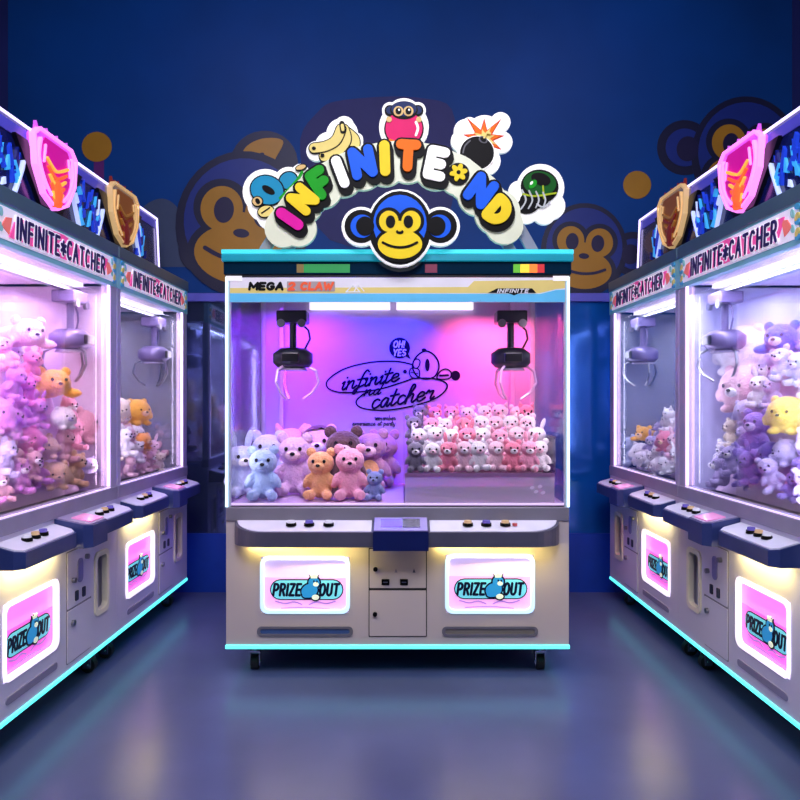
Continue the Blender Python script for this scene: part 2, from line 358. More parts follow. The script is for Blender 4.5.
def floppy():     # lying on its belly, head forward
    b = B(); b.ball((0, .3, .2), (.3, .42, .21), 0, 3); b.ball((0, -.22, .3), (.31, .28, .27), 0, 3)
    for s in (-1, 1): b.ball((s*.36, -.2, .1), (.11, .24, .1), 0, 2, R3('Z', s*24)); b.ball((s*.3, .68, .1), (.12, .2, .1), 0, 2)
    return b
bodyD = soft(floppy(), .04, .016)
bm_ = B(); bm_.ball((0, 0, 0), (.16, .05, .19), 0, 3); PATCH = meshof(bm_, PL['white'], 'belly_patch')
hd = B(); hd.ball((0, .02, .76), (.30, .27, .255), 0, 3)
for v in list(hd.bm.verts):
    if v.co.y < -.1 and v.co.z < .93: hd.bm.verts.remove(v)
HOOD = meshof(hd, PL['brown'], 'hood')
PARTS = {   # kind -> body mesh and child parts: (name, mesh, location, rotation, colour role)
 'bear': (bodyA, [('ear', ER, (-.2, 0, .93), (0, 0, 0), 'c'), ('ear', ER, (.2, 0, .93), (0, 0, 0), 'c'), ('muzzle', MU, (0, -.235, .66), (0, 0, 0), 'm'), ('nose', NO, (0, -.315, .69), (0, 0, 0), 'k'), ('eye', EY, (-.11, -.245, .765), (0, 0, 0), 'k'), ('eye', EY, (.11, -.245, .765), (0, 0, 0), 'k')]),
 'rabbit': (bodyB, [('ear', EL, (-.12, .02, .92), (0, -.18, 0), 'c'), ('ear', EL, (.12, .02, .92), (0, .22, 0), 'c'), ('muzzle', MU, (0, -.225, .66), (0, 0, 0), 'm'), ('nose', NO, (0, -.3, .69), (0, 0, 0), 'k'), ('eye', EY, (-.12, -.24, .76), (0, 0, 0), 'k'), ('eye', EY, (.12, -.24, .76), (0, 0, 0), 'k')]),
 'cat': (bodyB, [('ear', EP, (-.19, -.02, .9), (0, -.35, 0), 'c'), ('ear', EP, (.19, -.02, .9), (0, .35, 0), 'c'), ('muzzle', MU, (0, -.225, .64), (0, 0, 0), 'm'), ('nose', NO, (0, -.3, .67), (0, 0, 0), 'k'), ('eye', EY, (-.13, -.235, .75), (0, 0, 0), 'k'), ('eye', EY, (.13, -.235, .75), (0, 0, 0), 'k')]),
 'round bear': (bodyC, [('ear', ER, (-.27, -.02, .76), (0, 0, 0), 'c'), ('ear', ER, (.27, -.02, .76), (0, 0, 0), 'c'), ('muzzle', MU, (0, -.4, .38), (0, 0, 0), 'm'), ('nose', NO, (0, -.475, .42), (0, 0, 0), 'k'), ('eye', EY, (-.16, -.385, .5), (0, 0, 0), 'k'), ('eye', EY, (.16, -.385, .5), (0, 0, 0), 'k')]),
 'lying bear': (bodyD, [('ear', ER, (-.24, -.18, .52), (0, 0, 0), 'c'), ('ear', ER, (.24, -.18, .52), (0, 0, 0), 'c'), ('muzzle', MU, (0, -.47, .25), (0, 0, 0), 'm'), ('nose', NO, (0, -.545, .28), (0, 0, 0), 'k'), ('eye', EY, (-.13, -.48, .36), (0, 0, 0), 'k'), ('eye', EY, (.13, -.48, .36), (0, 0, 0), 'k')]),
}
for k in PARTS: PARTS[k][0].name = 'body'
PROTO = {}
NM = {'bear': 'plush_bear', 'rabbit': 'plush_rabbit', 'cat': 'plush_cat', 'round bear': 'plush_ball_bear', 'lying bear': 'plush_lying_bear'}
TOYS = []
def setm(o, m):
    s = o.material_slots[0]; s.link = 'OBJECT'; s.material = m
def toy(kind, col, mcol, loc, size, yaw=0., tilt=0., roll=0., where=None, group=None, extra=None, label=None):
    me, parts = PARTS[kind]
    r = bpy.data.objects.new(NM[kind], None); C.objects.link(r); r.empty_display_size = .1
    r.location = loc; r.rotation_euler = (tilt, roll, yaw); r.scale = (size,)*3; r.rotation_mode = 'XYZ'
    o = bpy.data.objects.new('body', me); C.objects.link(o); o.parent = r; setm(o, PL[col])
    for nm, m, l, ro, role in parts:
        c = bpy.data.objects.new(nm, m); C.objects.link(c); c.parent = r; c.location = l; c.rotation_euler = ro
        if role == 'c': setm(c, PL[col])
        elif role == 'm': setm(c, PL[mcol])
    if extra == 'hood':
        c = bpy.data.objects.new('hood', HOOD); C.objects.link(c); c.parent = r; c['label'] = 'dark hood'; setm(c, PL['brown'])
    elif extra:
        c = bpy.data.objects.new('belly_patch', PATCH); C.objects.link(c); c.parent = r; c.location = (0, -.17, .33); c['label'] = extra+' belly'; setm(c, PL[extra])
    r['category'] = 'plush toy'
    if group: r['group'] = group
    if label: r['label'] = label
    TOYS.append((r, kind, col, where, label))
    return r
# ------------------------------------------------------------------ claw unit shared by all machines
def claw(parent, x, y, ztop, m, rod=.19, s=1., hw=.115, prong=None):
    b = B(); b.box(x-.088*s, x+.088*s, y-.07*s, y+.07*s, ztop-.07*s, ztop, 0, .008)
    u = b.build('claw_carriage', m, parent)
    for sx in (-1, 1):
        q = B(); q.cyl((x+sx*.06*s, y-.075*s, ztop-.075*s), (x+sx*.06*s, y-.055*s, ztop-.075*s), .024*s, mi=0); q.build('pulley', steel, u)
    b = B(); b.cyl((x, y, ztop-.07*s), (x, y, ztop-rod), .02*s); b.build('rod', m, u)
    pts = [(x+.05*s, y, ztop-.07*s), (x+.09*s, y, ztop-.11*s), (x+.10*s, y, ztop-.16*s), (x+.06*s, y, ztop-rod-.01)]
    b = B(); b.tube(pts, .006*s); b.build('cable', m, u)
    zh = ztop-rod; b = B()
    n = 24; prof = [(.03, .015), (.075, .01), (hw, -.02), (hw, -.075), (.09, -.1), (.03, -.105)]
    rings = [[b.bm.verts.new((x+r_*s*math.cos(2*PI*k/n), y+r_*s*math.sin(2*PI*k/n), zh+z_*s)) for k in range(n)] for r_, z_ in prof]
    for a, c in zip(rings, rings[1:]):
        for k in range(n): b.bm.faces.new((a[k], a[(k+1) % n], c[(k+1) % n], c[k]))
    b.bm.faces.new(rings[0]); b.bm.faces.new(rings[-1][::-1])
    hdm = b.build('claw_head', m, parent, True)
    q = B(); q.box(x-.05*s, x+.05*s, y-hw*s-.006, y-hw*s+.03, zh-.075*s, zh-.02*s, 0, .006); q.build('motor_plate', mat('claw_plate_black', (14, 14, 20), .3), hdm)
    q = B(); q.cyl((x, y, zh-.105*s), (x, y, zh-.12*s), .075*s, .085*s); q.build('light_ring', mat('claw_ring_pale', (190, 180, 205), .2, .3), hdm)
    for k in range(3):
        a = 2*PI*k/3+PI/2+.5; dx, dy = math.cos(a), math.sin(a)
        P = lambda r_, z_: (x+dx*r_*s, y+dy*r_*s, zh+z_*s)
        q = B(); q.tube([P(.08, -.09), P(.135, -.12), P(.15, -.19), P(.11, -.25), P(.06, -.285)], .0075*s, n=8); q.build('claw_prong', prong or chrome, hdm)
def caster(parent, x, y, z):
    r = .037
    b = B(); b.cyl((x, y, z-.022), (x, y, z), .034); b.cyl((x, y, z-.04), (x, y, z-.02), .016)
    for sx in (-1, 1): b.box(x+sx*.024-.003, x+sx*.024+.003, y-.02, y+.02, r-.012, z-.036, 0, .001)
    b.box(x-.027, x+.027, y-.022, y+.022, z-.044, z-.034); u = b.build('caster', chrome, parent)
    q = B(); q.cyl((x-.018, y, r+.001), (x+.018, y, r+.001), r); q.cyl((x-.03, y, r+.001), (x+.03, y, r+.001), .009, mi=1); q.build('wheel', [rubber, chrome], u)
def button(parent, x, y, z, r, cap):
    b = B(); b.cyl((x, y, z-.004), (x, y, z+.010), r, r*.95); o = b.build('push_button', black, parent)
    b = B(); b.cyl((x, y, z+.010), (x, y, z+.022), r*.78, r*.7); b.build('button_cap', cap, o)
cap_white = mat('button_white', (225, 225, 235), .25, es=.15); cap_violet = mat('button_violet', (110, 100, 190), .25, es=.1); cap_amber = mat('button_amber', (225, 190, 140), .25, es=.1)
def prize_window(parent, x0, x1, z0, z1, yf, pane, paneb, frame):
    """lit pane set in the cabinet front, glowing rounded frame, PRIZE OUT lettering"""
    fw = .014
    b = B(); b.box(x0+.004, x1-.004, yf+.018, yf+.03, z0+.004, z1-.004, 0)
    zb = z0+(z1-z0)*.62
    b.prism([(x0+.004, z0+.004), (x1-.004, z0+.004), (x1-.004, zb-.004), (x0+.004, zb)], yf+.0165, yf+.02, 1)
    w = b.build('prize_window', [pane, paneb], parent)
    b = B(); b.ring(rr(x0-.004, x1+.004, z0-.004, z1+.004, .04), rr(x0+fw, x1-fw, z0+fw, z1-fw, .028), yf-.006, yf+.014, 0); b.build('light_frame', frame, w)
    cx = (x0+x1)/2; cz = z0+(z1-z0)*.40; k = (x1-x0)/.47
    b = B(); Yb = yf+.0165
    for rad, d, mi in ((.056, .001, 0), (.050, .0022, 1)):
        b.cap((cx-.135*k, cz), (cx+.148*k, cz), rad*k, Yb-d, Yb, mi)
    put_text(b, 'PRIZE', cx-.098*k, cz, .060*k, .0066*k, Yb-.0035, Yb, 0, .34, 1., .2, width=.142*k)
    put_text(b, 'OUT', cx+.128*k, cz, .060*k, .0066*k, Yb-.0035, Yb, 0, .34, 1., .2, width=.098*k)
    # small blue crowned creature between the two words
    fx = cx+.034*k
    for d, g, mi in ((.0045, .008, 0), (.0055, 0, 2)):
        b.disc(fx-.012*k, cz-.005*k, (.044+g)*k, (.036+g)*k, Yb-d, Yb, mi, .35); b.disc(fx+.012*k, cz+.038*k, (.03+g)*k, (.03+g)*k, Yb-d, Yb, mi); b.disc(fx-.03*k, cz-.028*k, (.02+g)*k, (.014+g)*k, Yb-d, Yb, mi); b.disc(fx+.02*k, cz-.04*k, (.02+g)*k, (.014+g)*k, Yb-d, Yb, mi if mi == 0 else 3)
    b.disc(fx+.022*k, cz+.03*k, .015*k, .012*k, Yb-.0065, Yb, 3); b.disc(fx+.012*k, cz+.046*k, .004*k, .006*k, Yb-.007, Yb, 0); b.disc(fx+.028*k, cz+.045*k, .004*k, .006*k, Yb-.007, Yb, 0)
    cr = [(-.016, 0), (-.022, .02), (-.01, .012), (0, .024), (.01, .012), (.022, .02), (.016, 0)]
    b.prism([(fx+(.012+u*1.25)*k, cz+(.06+v*1.2-.003)*k) for u, v in cr], Yb-.004, Yb, 0); b.prism([(fx+(.012+u)*k, cz+(.062+v)*k) for u, v in cr], Yb-.006, Yb, 3)
    for sgn in (-1, 1):
        b.stroke(spline([(cx+sgn*.16*k, cz-.062*k), (cx+sgn*.11*k, cz-.075*k), (cx+sgn*.06*k, cz-.066*k), (cx+sgn*.02*k, cz-.08*k)], 4), .004*k, Yb-.001, Yb, 4)
    b.stroke(spline([(cx-.13*k, cz-.1*k), (cx, cz-.095*k), (cx+.13*k, cz-.105*k)], 4), .003*k, Yb-.001, Yb, 4)
    b.build('lettering', [logo_navy, logo_cyan, logo_blue, logo_pale, pane_swirl], w)
# ------------------------------------------------------------------ the central two-claw machine
CX, CD, SC = 397.5, 3.57, 203.0
PX = lambda x: (x-CX)/SC
PZ = lambda y: H-(y-400)/SC
cm = tag(empty('claw_machine', (PX(CX)-.0123, CD, 0)), 'wide two-claw grabber machine standing alone in the centre, facing forward', 'claw machine')
XL, XR = PX(226), PX(569); DEP = .92
zt = PZ(507)
b = B()
pw = [(PX(261), PX(349), PZ(613), PZ(557)), (PX(446), PX(534), PZ(613), PZ(555))]
holes_panel(b, XL, XR, PZ(645), zt, 0, .03, pw)
b.box(XL, XR, .03, DEP, PZ(645), zt-.002)
b.build('cabinet', cab_grey, cm)
b = B(); b.box(XL-.004, XR+.004, -.008, .03, PZ(649), PZ(645), 0, .004); b.box(XL-.004, XL+.02, .03, DEP, PZ(649), PZ(645)); b.box(XR-.02, XR+.004, .03, DEP, PZ(649), PZ(645)); b.build('base_light_strip', led_cyan, cm)
b = B(); b.box(XL+.01, XR-.01, .03, DEP-.01, PZ(651), PZ(645)); b.build('base_plate', rubber, cm)
for (a, c, z0, z1) in pw: prize_window(cm, a, c, z0, z1, 0., pane_lav, pane_lavp, led_frame)
for (a, c, mm) in ((PX(257), PX(353), mat('vent_blue', (60, 90, 140), .4)), (PX(442), PX(538), mat('vent_olive', (120, 116, 108), .4))):
    b = B(); b.ring(rr(a, c, PZ(636.5), PZ(626.5), .022), rr(a+.016, c-.016, PZ(634), PZ(629), .011), -.006, .004, 0)
    o = b.build('vent_slot', mat('vent_rim', (104, 104, 116), .4), cm)
    b = B(); b.prism(rr(a+.016, c-.016, PZ(634), PZ(629), .011), -.001, .003); b.build('vent_strip', mm, o)
# doors
b = B(); b.prism(rr(PX(369.5), PX(426), PZ(588), PZ(549), .004), -.004, .006); d1 = b.build('coin_door', cab_grey, cm)
b = B(); b.prism(rr(PX(369.5), PX(426), PZ(636), PZ(590.5), .004), -.004, .006); d2 = b.build('service_door', cab_grey, cm)
b = B(); b.ring(rr(PX(368.6), PX(426.9), PZ(637), PZ(548), .005), rr(PX(369.5), PX(426), PZ(636), PZ(549), .004), -.002, .002); b.box(PX(369), PX(426.5), -.002, .002, PZ(590.5), PZ(588)); b.build('door_gap', rubber, cm)
for (dx, zz, d_) in ((PX(375.5), PZ(569), d1), (PX(375), PZ(614), d2)):
    b = B(); b.cyl((dx, -.016, zz), (dx, 0, zz), .011); b.build('lock', black, d_)
for xx in (385.5, 404): b = B(); b.prism(rr(PX(xx-4), PX(xx+4), PZ(585), PZ(579), .004), -.009, 0); o = b.build('coin_slot', black, d1); q = B(); q.box(PX(xx-2.2), PX(xx+2.2), -.0105, -.008, PZ(582.5), PZ(581.5)); q.build('slot_mouth', steel, o)
for xx in (396, 414): b = B(); b.prism([(PX(xx-1.5), PZ(572.5)), (PX(xx+1.5), PZ(572.5)), (PX(xx), PZ(568.5))], -.006, 0); b.build('coin_mark', rail_grey if xx < 400 else tray_edge, d1)
# upper rail and control trays
b = B(); b.box(XL, XR, -.008, .06, PZ(521), zt, 0, .004); b.build('lower_rail', rail_grey, cm)
def tray(pts_outer, side):
    pass
def c_tray(x0, x1, corner):
    """shallow tray with a rounded outer corner; outline seen from above"""
    r = .13; D = .105
    if corner < 0: out = [(x1, 0), (x1, -D)]+[(x0+r+.02-(r+.02)*math.sin(t*PI/2/8), -D+D*(1-math.cos(t*PI/2/8))) for t in range(9)]
    else: out = [(x0, 0)]+[(x1-r-.02+(r+.02)*math.sin(t*PI/2/8), -D+D*(1-math.cos(t*PI/2/8))) for t in range(8, -1, -1)]+[(x0, -D)]
    zf, zb = .735, .778
    b = B()
    def solid(outl, lo, hi, mi):
        top = [b.bm.verts.new((x, y, hi(y))) for x, y in outl]; bot = [b.bm.verts.new((x, y, lo(y))) for x, y in outl]; n = len(outl)
        fs = [b.bm.faces.new(top), b.bm.faces.new(bot[::-1])]+[b.bm.faces.new((top[k], top[(k+1) % n], bot[(k+1) % n], bot[k])) for k in range(n)]
        for f in fs: f.material_index = mi
    hz = lambda y: zb+(zf-zb)*(-y/D)
    solid(out, lambda y: .664, hz, 0)
    t = b.build('control_tray', tray_edge, cm)
    b = B(); cx = sum(p[0] for p in out)/len(out)
    ins = [(x+(.012 if x < (x0+x1)/2 else -.012), min(y+.006, -.004) if y < -.01 else -.004) for x, y in out]
    solid(ins, lambda y: hz(y)-.002, lambda y: hz(y)+.004, 0)
    b.build('tray_top', tray_top, t)
    return t
t1 = c_tray(PX(235), PX(374.5), -1); t2 = c_tray(PX(427), PX(559), 1)
for i, (xx, cp, t) in enumerate(((291, cap_white, t1), (309, cap_violet, t1), (328.5, cap_white, t1), (468, cap_amber, t2), (486.5, cap_violet, t2), (505.5, cap_amber, t2))):
    button(t, PX(xx)*.985, -.05, .763, .026, cp)
b = B(); b.cyl((PX(515)*.985, -.055, .76), (PX(515)*.985, -.055, .772), .012); b.build('coin_button', mat('button_red', (205, 90, 90), .3), t2)
b = B(); b.prism([(-.145, .655), (0, .655), (0, .79), (-.03, .792), (-.145, .748)], PX(374), PX(427.5)); 
o = b.build('console', navy, cm); o.data.transform(Matrix(((0, 1, 0, 0), (1, 0, 0, 0), (0, 0, 1, 0), (0, 0, 0, 1)))); o.data.flip_normals()
def slope_plate(x0, x1, ya, yb, dz, th, name, m, par):
    z = lambda y: .748+(.792-.748)*((y+.145)/.115)
    b = B(); vs = []
    for dd in (dz-th, dz):
        vs.append([b.bm.verts.new((x, y, z(y)+dd)) for x, y in ((x0, ya), (x1, ya), (x1, yb), (x0, yb))])
    b.bm.faces.new(vs[0][::-1]); b.bm.faces.new(vs[1])
    for k in range(4): b.bm.faces.new((vs[0][k], vs[0][(k+1) % 4], vs[1][(k+1) % 4], vs[1][k]))
    return b.build(name, m, par)
slope_plate(PX(375), PX(426.5), -.143, -.03, .004, .004, 'console_bezel', mat('bezel_lilac', (150, 140, 200), .3), o)
slope_plate(PX(381), PX(402), -.118, -.045, .006, .003, 'screen', screen_m, o); slope_plate(PX(402.5), PX(419.5), -.118, -.045, .006, .003, 'keypad', screen_d, o)
# glazed upper case
ZG0, ZG1 = zt, PZ(302)
ztop = PZ(277)
for x0, x1, y0, y1 in ((XL, XL+.022, 0, .022), (XR-.022, XR, 0, .022), (XL, XL+.03, DEP-.03, DEP), (XR-.03, XR, DEP-.03, DEP)):
    b = B(); b.box(x0, x1, y0, y1, zt, ztop, 0, .002); b.build('corner_post', mat('post_pale', (200, 208, 222), .3, .3), cm)
for xx in (XL-.003, XR-.009): b = B(); b.box(xx, xx+.012, -.006, .004, zt, ztop); b.build('corner_light_strip', led_ice, cm)
for xx in (PX(253.5), PX(539)): b = B(); b.box(xx-.012, xx+.012, DEP-.08, DEP-.055, zt, ztop, 0, .003); b.build('inner_post', mat('post_violet', (205, 185, 225), .3, .2), cm)
b = B(); b.box(XL+.022, XR-.022, .006, .012, zt, PZ(279)); b.build('front_glass', clear, cm)
for xx in (XL+.004, XR-.010): b = B(); b.box(xx, xx+.006, .022, DEP-.03, zt, PZ(279)); b.build('side_glass', clear, cm)
backm = mat('backdrop_panel', (196, 186, 220), .5, var=.02, spec=.2)
b = B(); b.box(XL+.03, XR-.03, DEP-.02, DEP, zt, ztop); bk = b.build('back_panel', backm, cm)
b = B(); b.box(XL+.01, XR-.01, .03, DEP-.02, zt-.002, zt+.012); b.build('prize_floor', mat('prize_floor_lilac', (190, 160, 205), .35), cm)
b = B(); b.box(XL+.01, XR-.01, .014, .024, zt+.006, zt+.016); b.build('floor_light_strip', mat('led_lilac', (235, 215, 245), .3, es=.7, ecol=(235, 205, 250)), cm)
# header band printed on the glass
hb = B(); hx0, hx1 = XL+.02, XR-.02
hb.box(hx0, hx1, -.002, .006, PZ(302), PZ(277.5), 0)
hb.prism([(hx0, PZ(293)), (PX(440), PZ(293)), (PX(540), PZ(293)), (PX(556), PZ(289)), (hx1, PZ(288)), (hx1, PZ(280)), (PX(474), PZ(281)), (PX(468), PZ(287)), (hx0, PZ(288))], -.004, 0, 1)
hb.prism([(hx0, PZ(302)), (hx1, PZ(302)), (hx1, PZ(289.5)), (PX(556), PZ(290)), (PX(540), PZ(294)), (hx0, PZ(293.5))], -.006, 0, 2)
hd_ = hb.build('header_band', [mat('header_pale', (205, 202, 212), .35, es=.38), mat('header_mustard', (202, 184, 110), .35, es=.38), mat('header_blue', (85, 172, 212), .35, es=.38)], cm)
b = B(); put_text(b, 'MEGA', PX(266.5), PZ(286.3), 6.4/SC, 1.25/SC, -.008, 0, 0, .3, 1.15, .12, width=33/SC); b.build('lettering', black, hd_)['label'] = 'black MEGA lettering'
b = B(); b.prism(rr(PX(287), PX(335), PZ(291.5), PZ(281.5), .004), -.0065, 0, 1); put_text(b, '2 CLAW', PX(311), PZ(286.3), 6.4/SC, 1.2/SC, -.009, 0, 0, .3, 1.15, .12, width=43/SC); b.build('lettering', [mat('ink_rust', (225, 85, 45), .4, es=.3), mat('ink_grey', (165, 150, 152), .4, es=.15)], hd_)['label'] = 'rust red 2 CLAW lettering in a grey box'
b = B(); b.prism([(PX(488), PZ(293)), (PX(497), PZ(288.5)), (PX(532), PZ(288.5)), (PX(536), PZ(293)), (PX(520), PZ(293)), (PX(514), PZ(295.5)), (PX(508), PZ(293))], -.008, 0, 0); put_text(b, 'INFINITE', PX(513), PZ(291), 3.4/SC, .5/SC, -.0095, 0, 1, .35, 1., .2, width=30/SC); b.build('lettering', [black, white], hd_)['label'] = 'black winged word mark'
b = B(); b.stroke([(PX(346), PZ(292)), (PX(353), PZ(285)), (PX(360), PZ(292)), (PX(346), PZ(292))], .5/SC, -.007, 0); b.stroke([(PX(354), PZ(292)), (PX(358), PZ(284)), (PX(364), PZ(291))], .5/SC, -.007, 0); b.build('mountain_mark', mat('ink_silver', (225, 225, 230), .4, es=.2), hd_)
# roof box
b = B(); b.box(XL-.005, XR+.005, -.004, DEP, PZ(277), PZ(274), 0); b.box(XL+.03, XR-.03, .012, DEP-.02, PZ(276), PZ(262)); b.build('roof_box', mat('roof_black', (14, 16, 24), .4), cm)
b = B(); b.box(XL-.01, XR+.01, -.012, .012, PZ(274.5), PZ(262), 0, .002); lb = b.build('light_band', mat('light_band_dark_teal', (8, 40, 62), .12, coat=.5), cm)
def pix(x0, x1, m, lab): b = B(); b.box(PX(x0), PX(x1), -.0135, -.011, PZ(273), PZ(264.5), 0); q = b.build('colour_light', m, lb); q['label'] = lab
E = lambda n, c, e: mat('lamp_'+n, c, .4, es=e)
for x0, x1, nm_, cc, e in ((297, 304, 'ochre', (120, 100, 50), .35), (304, 350, 'green', (20, 130, 60), .55), (425, 437, 'wine', (110, 30, 60), .4), (513, 520, 'leaf', (90, 170, 40), .6), (520, 529, 'gold', (225, 195, 50), .8), (529, 537, 'amber', (235, 120, 40), .8), (537, 544, 'scarlet', (190, 40, 45), .6)):
    pix(x0, x1, E(nm_, cc, e), nm_+' light')
b = B(); b.box(PX(222.5), PX(572.5), -.03, DEP-.2, PZ(262), PZ(255), 0, .004); b.box(PX(222.5), PX(572.5), -.034, DEP-.2, PZ(255), PZ(250.5), 1, .004); b.build('top_light_bar', [mat('top_bar_deep', (20, 140, 160), .3, es=.35, ecol=(10, 150, 170)), led_teal], cm)
for xx in (226, 553): b = B(); b.prism([(PX(xx), PZ(281)), (PX(xx+16), PZ(281)), (PX(xx+16), PZ(276)), (PX(xx), PZ(276))], -.008, .0); b.build('corner_bracket', signwhite, cm)
# light tubes under the roof at the back
for a, c in ((309, 389.5), (396, 473)):
    b = B(); k = (4.43-0)/CD; xa, xc = (PX(a))*k, (PX(c))*k
    b.box(xa, xc, DEP-.06, DEP-.03, H+(400-309.5)/SC*k, H+(400-301)/SC*k, 0, .004); b.build('light_tube', led_white, cm)
# plush display tray on the right and the centre divider
tx0, tx1 = PX(405), XR-.06; tz = PZ(477)+.01
b = B(); b.box(tx0, tx1, .05, DEP-.09, tz-.012, tz); b.build('display_shelf', acrylic, cm)
b = B(); b.box(tx0, tx1, .05, .056, zt+.012, tz-.012); b.build('shelf_riser', glassmat('shelf_riser_milky', (240, 215, 240), .5, .05, .4), cm)
b = B(); b.box(tx0, tx1, .05, .056, tz, PZ(437)); b.box(tx0-.006, tx0, .05, DEP-.09, zt+.012, PZ(415)); b.box(tx1, tx1+.006, .05, DEP-.09, tz-.012, PZ(437)); b.build('display_wall', clear, cm)
b = B(); b.box(tx0, tx1, .046, .052, tz-.014, tz+.004); b.build('shelf_edge', mat('shelf_edge_lilac', (150, 110, 150), .3), cm)
for i, (dx, dz) in enumerate(((534, 489), (538, 493), (542, 488), (545, 494))): b = B(); b.disc(PX(dx), PZ(dz), .012, .008, .046, .05, 0, .4); b.build('sticker', mat('sticker_white', (235, 220, 240), .4), cm)
claw(cm, PX(293)*1.13, .45, PZ(277)-.05-.065, claw_dark, .215, .95, prong=mat('prong_clear', (225, 190, 225), .15, .2))
claw(cm, PX(511)*1.12, .45, PZ(277)-.05-.065, claw_dark, .215, .95, prong=mat('prong_clear', (225, 190, 225), .15, .2))
b = B(); b.box(XL+.05, XR-.05, .42, .48, PZ(277)-.05, PZ(277)-.025); b.build('gantry_rail', steel, cm)
# logo printed on the back panel (drawn at the panel's own scale)
KB = (CD+DEP-.02)/CD
BX = lambda x: ((x-400)/SC)*KB+.0123
BZ = lambda y: H-(y-400)/SC*KB
yb = DEP-.0205; bs = KB/SC
def L(pts, r, closed=False, n=6): 
    q = spline([(BX(x), BZ(y)) for x, y in pts], n, closed)
    if closed: q.append(q[0])
    lg.stroke(q, r*bs, yb-.002, yb)
cr_ = lambda cx, cy: (320+cx/5, 320+cy/5)
lg = B()
L([cr_(460, 222), cr_(380, 207), cr_(250, 212), cr_(120, 245), cr_(40, 300), cr_(40, 340), cr_(100, 362), cr_(190, 360), cr_(300, 345), cr_(400, 315), cr_(470, 290)], .75)
L([cr_(470, 292), cr_(560, 292), cr_(630, 315), cr_(625, 355), cr_(560, 400), cr_(440, 435), cr_(310, 452), cr_(210, 440), cr_(180, 410), cr_(210, 375), cr_(240, 362)], .75)
put_text(lg, 'infinite', BX(cr_(258, 0)[0]), BZ(cr_(0, 288)[1]), 15*bs, 1.0*bs, yb-.003, yb, 0, .03, 1., .3, .16, True, 58*bs)
put_text(lg, 'nd', BX(cr_(270, 0)[0]), BZ(cr_(0, 346)[1]), 11*bs, .75*bs, yb-.003, yb, 0, .05, 1., .3, .1, True, 16*bs)
put_text(lg, 'catcher', BX(cr_(418, 0)[0]), BZ(cr_(0, 375)[1]), 17*bs, 1.05*bs, yb-.003, yb, 0, .03, 1., .3, .16, True, 62*bs)
lg.disc(BX(cr_(425, 0)[0]), BZ(cr_(0, 258)[1]), 2*bs, None, yb-.002, yb)
lg.disc(BX(cr_(398, 0)[0]), BZ(cr_(0, 140)[1]), 10.5*bs, None, yb-.002, yb); lg.prism([(BX(cr_(425, 0)[0]), BZ(cr_(0, 180)[1])), (BX(cr_(455, 0)[0]), BZ(cr_(0, 198)[1])), (BX(cr_(440, 0)[0]), BZ(cr_(0, 165)[1]))], yb-.002, yb)
L([cr_(*p) for p in ((530, 155), (575, 180), (595, 230), (575, 280), (530, 295), (485, 280), (462, 230), (485, 180))], .8, True)
L([cr_(*p) for p in ((480, 195), (500, 205), (492, 235), (472, 240), (465, 215))], .6, True); L([cr_(*p) for p in ((470, 240), (495, 250), (495, 285), (465, 290), (448, 270), (452, 245))], .6, True)
lg.disc(BX(cr_(537, 0)[0]), BZ(cr_(0, 225)[1]), 2.3*bs, 6.3*bs, yb-.002, yb); L([cr_(455, 262), cr_(490, 268)], .4)
L([cr_(*p) for p in ((585, 290), (600, 258), (630, 245), (655, 262), (650, 290), (615, 296))], .7, True); lg.disc(BX(cr_(678, 0)[0]), BZ(cr_(0, 278)[1]), 4.6*bs, 5*bs, yb-.002, yb); L([cr_(600, 278), cr_(640, 276)], 1.0)
lg.disc(BX(cr_(520, 0)[0]), BZ(cr_(0, 150)[1]), 2.4*bs, 1.8*bs, yb-.002, yb)
put_text(lg, 'remember', BX(385), BZ(417.6), 5*bs, .32*bs, yb-.002, yb, 0, .02, 1., .1, 0, False, 21*bs)
put_text(lg, 'experience at party', BX(374), BZ(423), 5*bs, .32*bs, yb-.002, yb, 0, .06, 1., .1, 0, False, 43*bs)
lg.build('printed_logo', navyink, bk)['label'] = 'navy line drawing with running-hand words'
b = B(); put_text(b, 'OH!', BX(cr_(396, 0)[0]), BZ(cr_(0, 121)[1]), 6*bs, .7*bs, yb-.006, yb, 0, .3, 1., .2, 0, False, 10.5*bs); put_text(b, 'YES', BX(cr_(398, 0)[0]), BZ(cr_(0, 163)[1]), 6*bs, .7*bs, yb-.006, yb, 0, .3, 1., .2, 0, False, 12*bs); b.build('printed_words', mat('ink_lilac', (235, 230, 255), .4), bk)['label'] = 'pale words OH! YES in a dark bubble'
for xx, yy in ((XL+.12, .12), (XR-.12, .12), (XL+.12, DEP-.1), (XR-.12, DEP-.1)): caster(cm, xx, yy, PZ(651))
# ---- toys of the central machine, left bin
def ct(kind, col, mcol, px, ybase, hpx, dep, yaw=0., extra=None, label=None, tilt=0.):
    k = (CD+dep)/CD; return toy(kind, col, mcol, ((px-400)/SC*k, CD+dep, max(zt+.013, H-(ybase-400)/SC*k)), hpx/SC*k*(.95 if dep < .3 else .86), yaw, tilt, 0, 'centre left', 'plush toys behind the left half of the centre glass', extra, label)
ct('bear', 'pale blue', 'pale blue', 263, 503, 56, .16, .12, None, 'pale blue sitting plush bear in front row at the left end, centre machine')
ct('bear', 'lavender pink', 'pale pink', 295, 503, 71, .36, .0, None, 'tall lavender-pink plush bear between the blue bear and the apricot one')
ct('bear', 'apricot', 'apricot', 321, 503, 53, .19, -.1, None, 'apricot plush bear in front row of the centre machine')
ct('bear', 'rose pink', 'rose pink', 350, 503, 57, .18, .05, None, 'rose pink sitting plush bear in front row, right of the apricot one')
ct('bear', 'slate blue', 'slate blue', 375, 503, 32, .15, -.15, None, 'small slate blue plush bear at the right end of the front row')
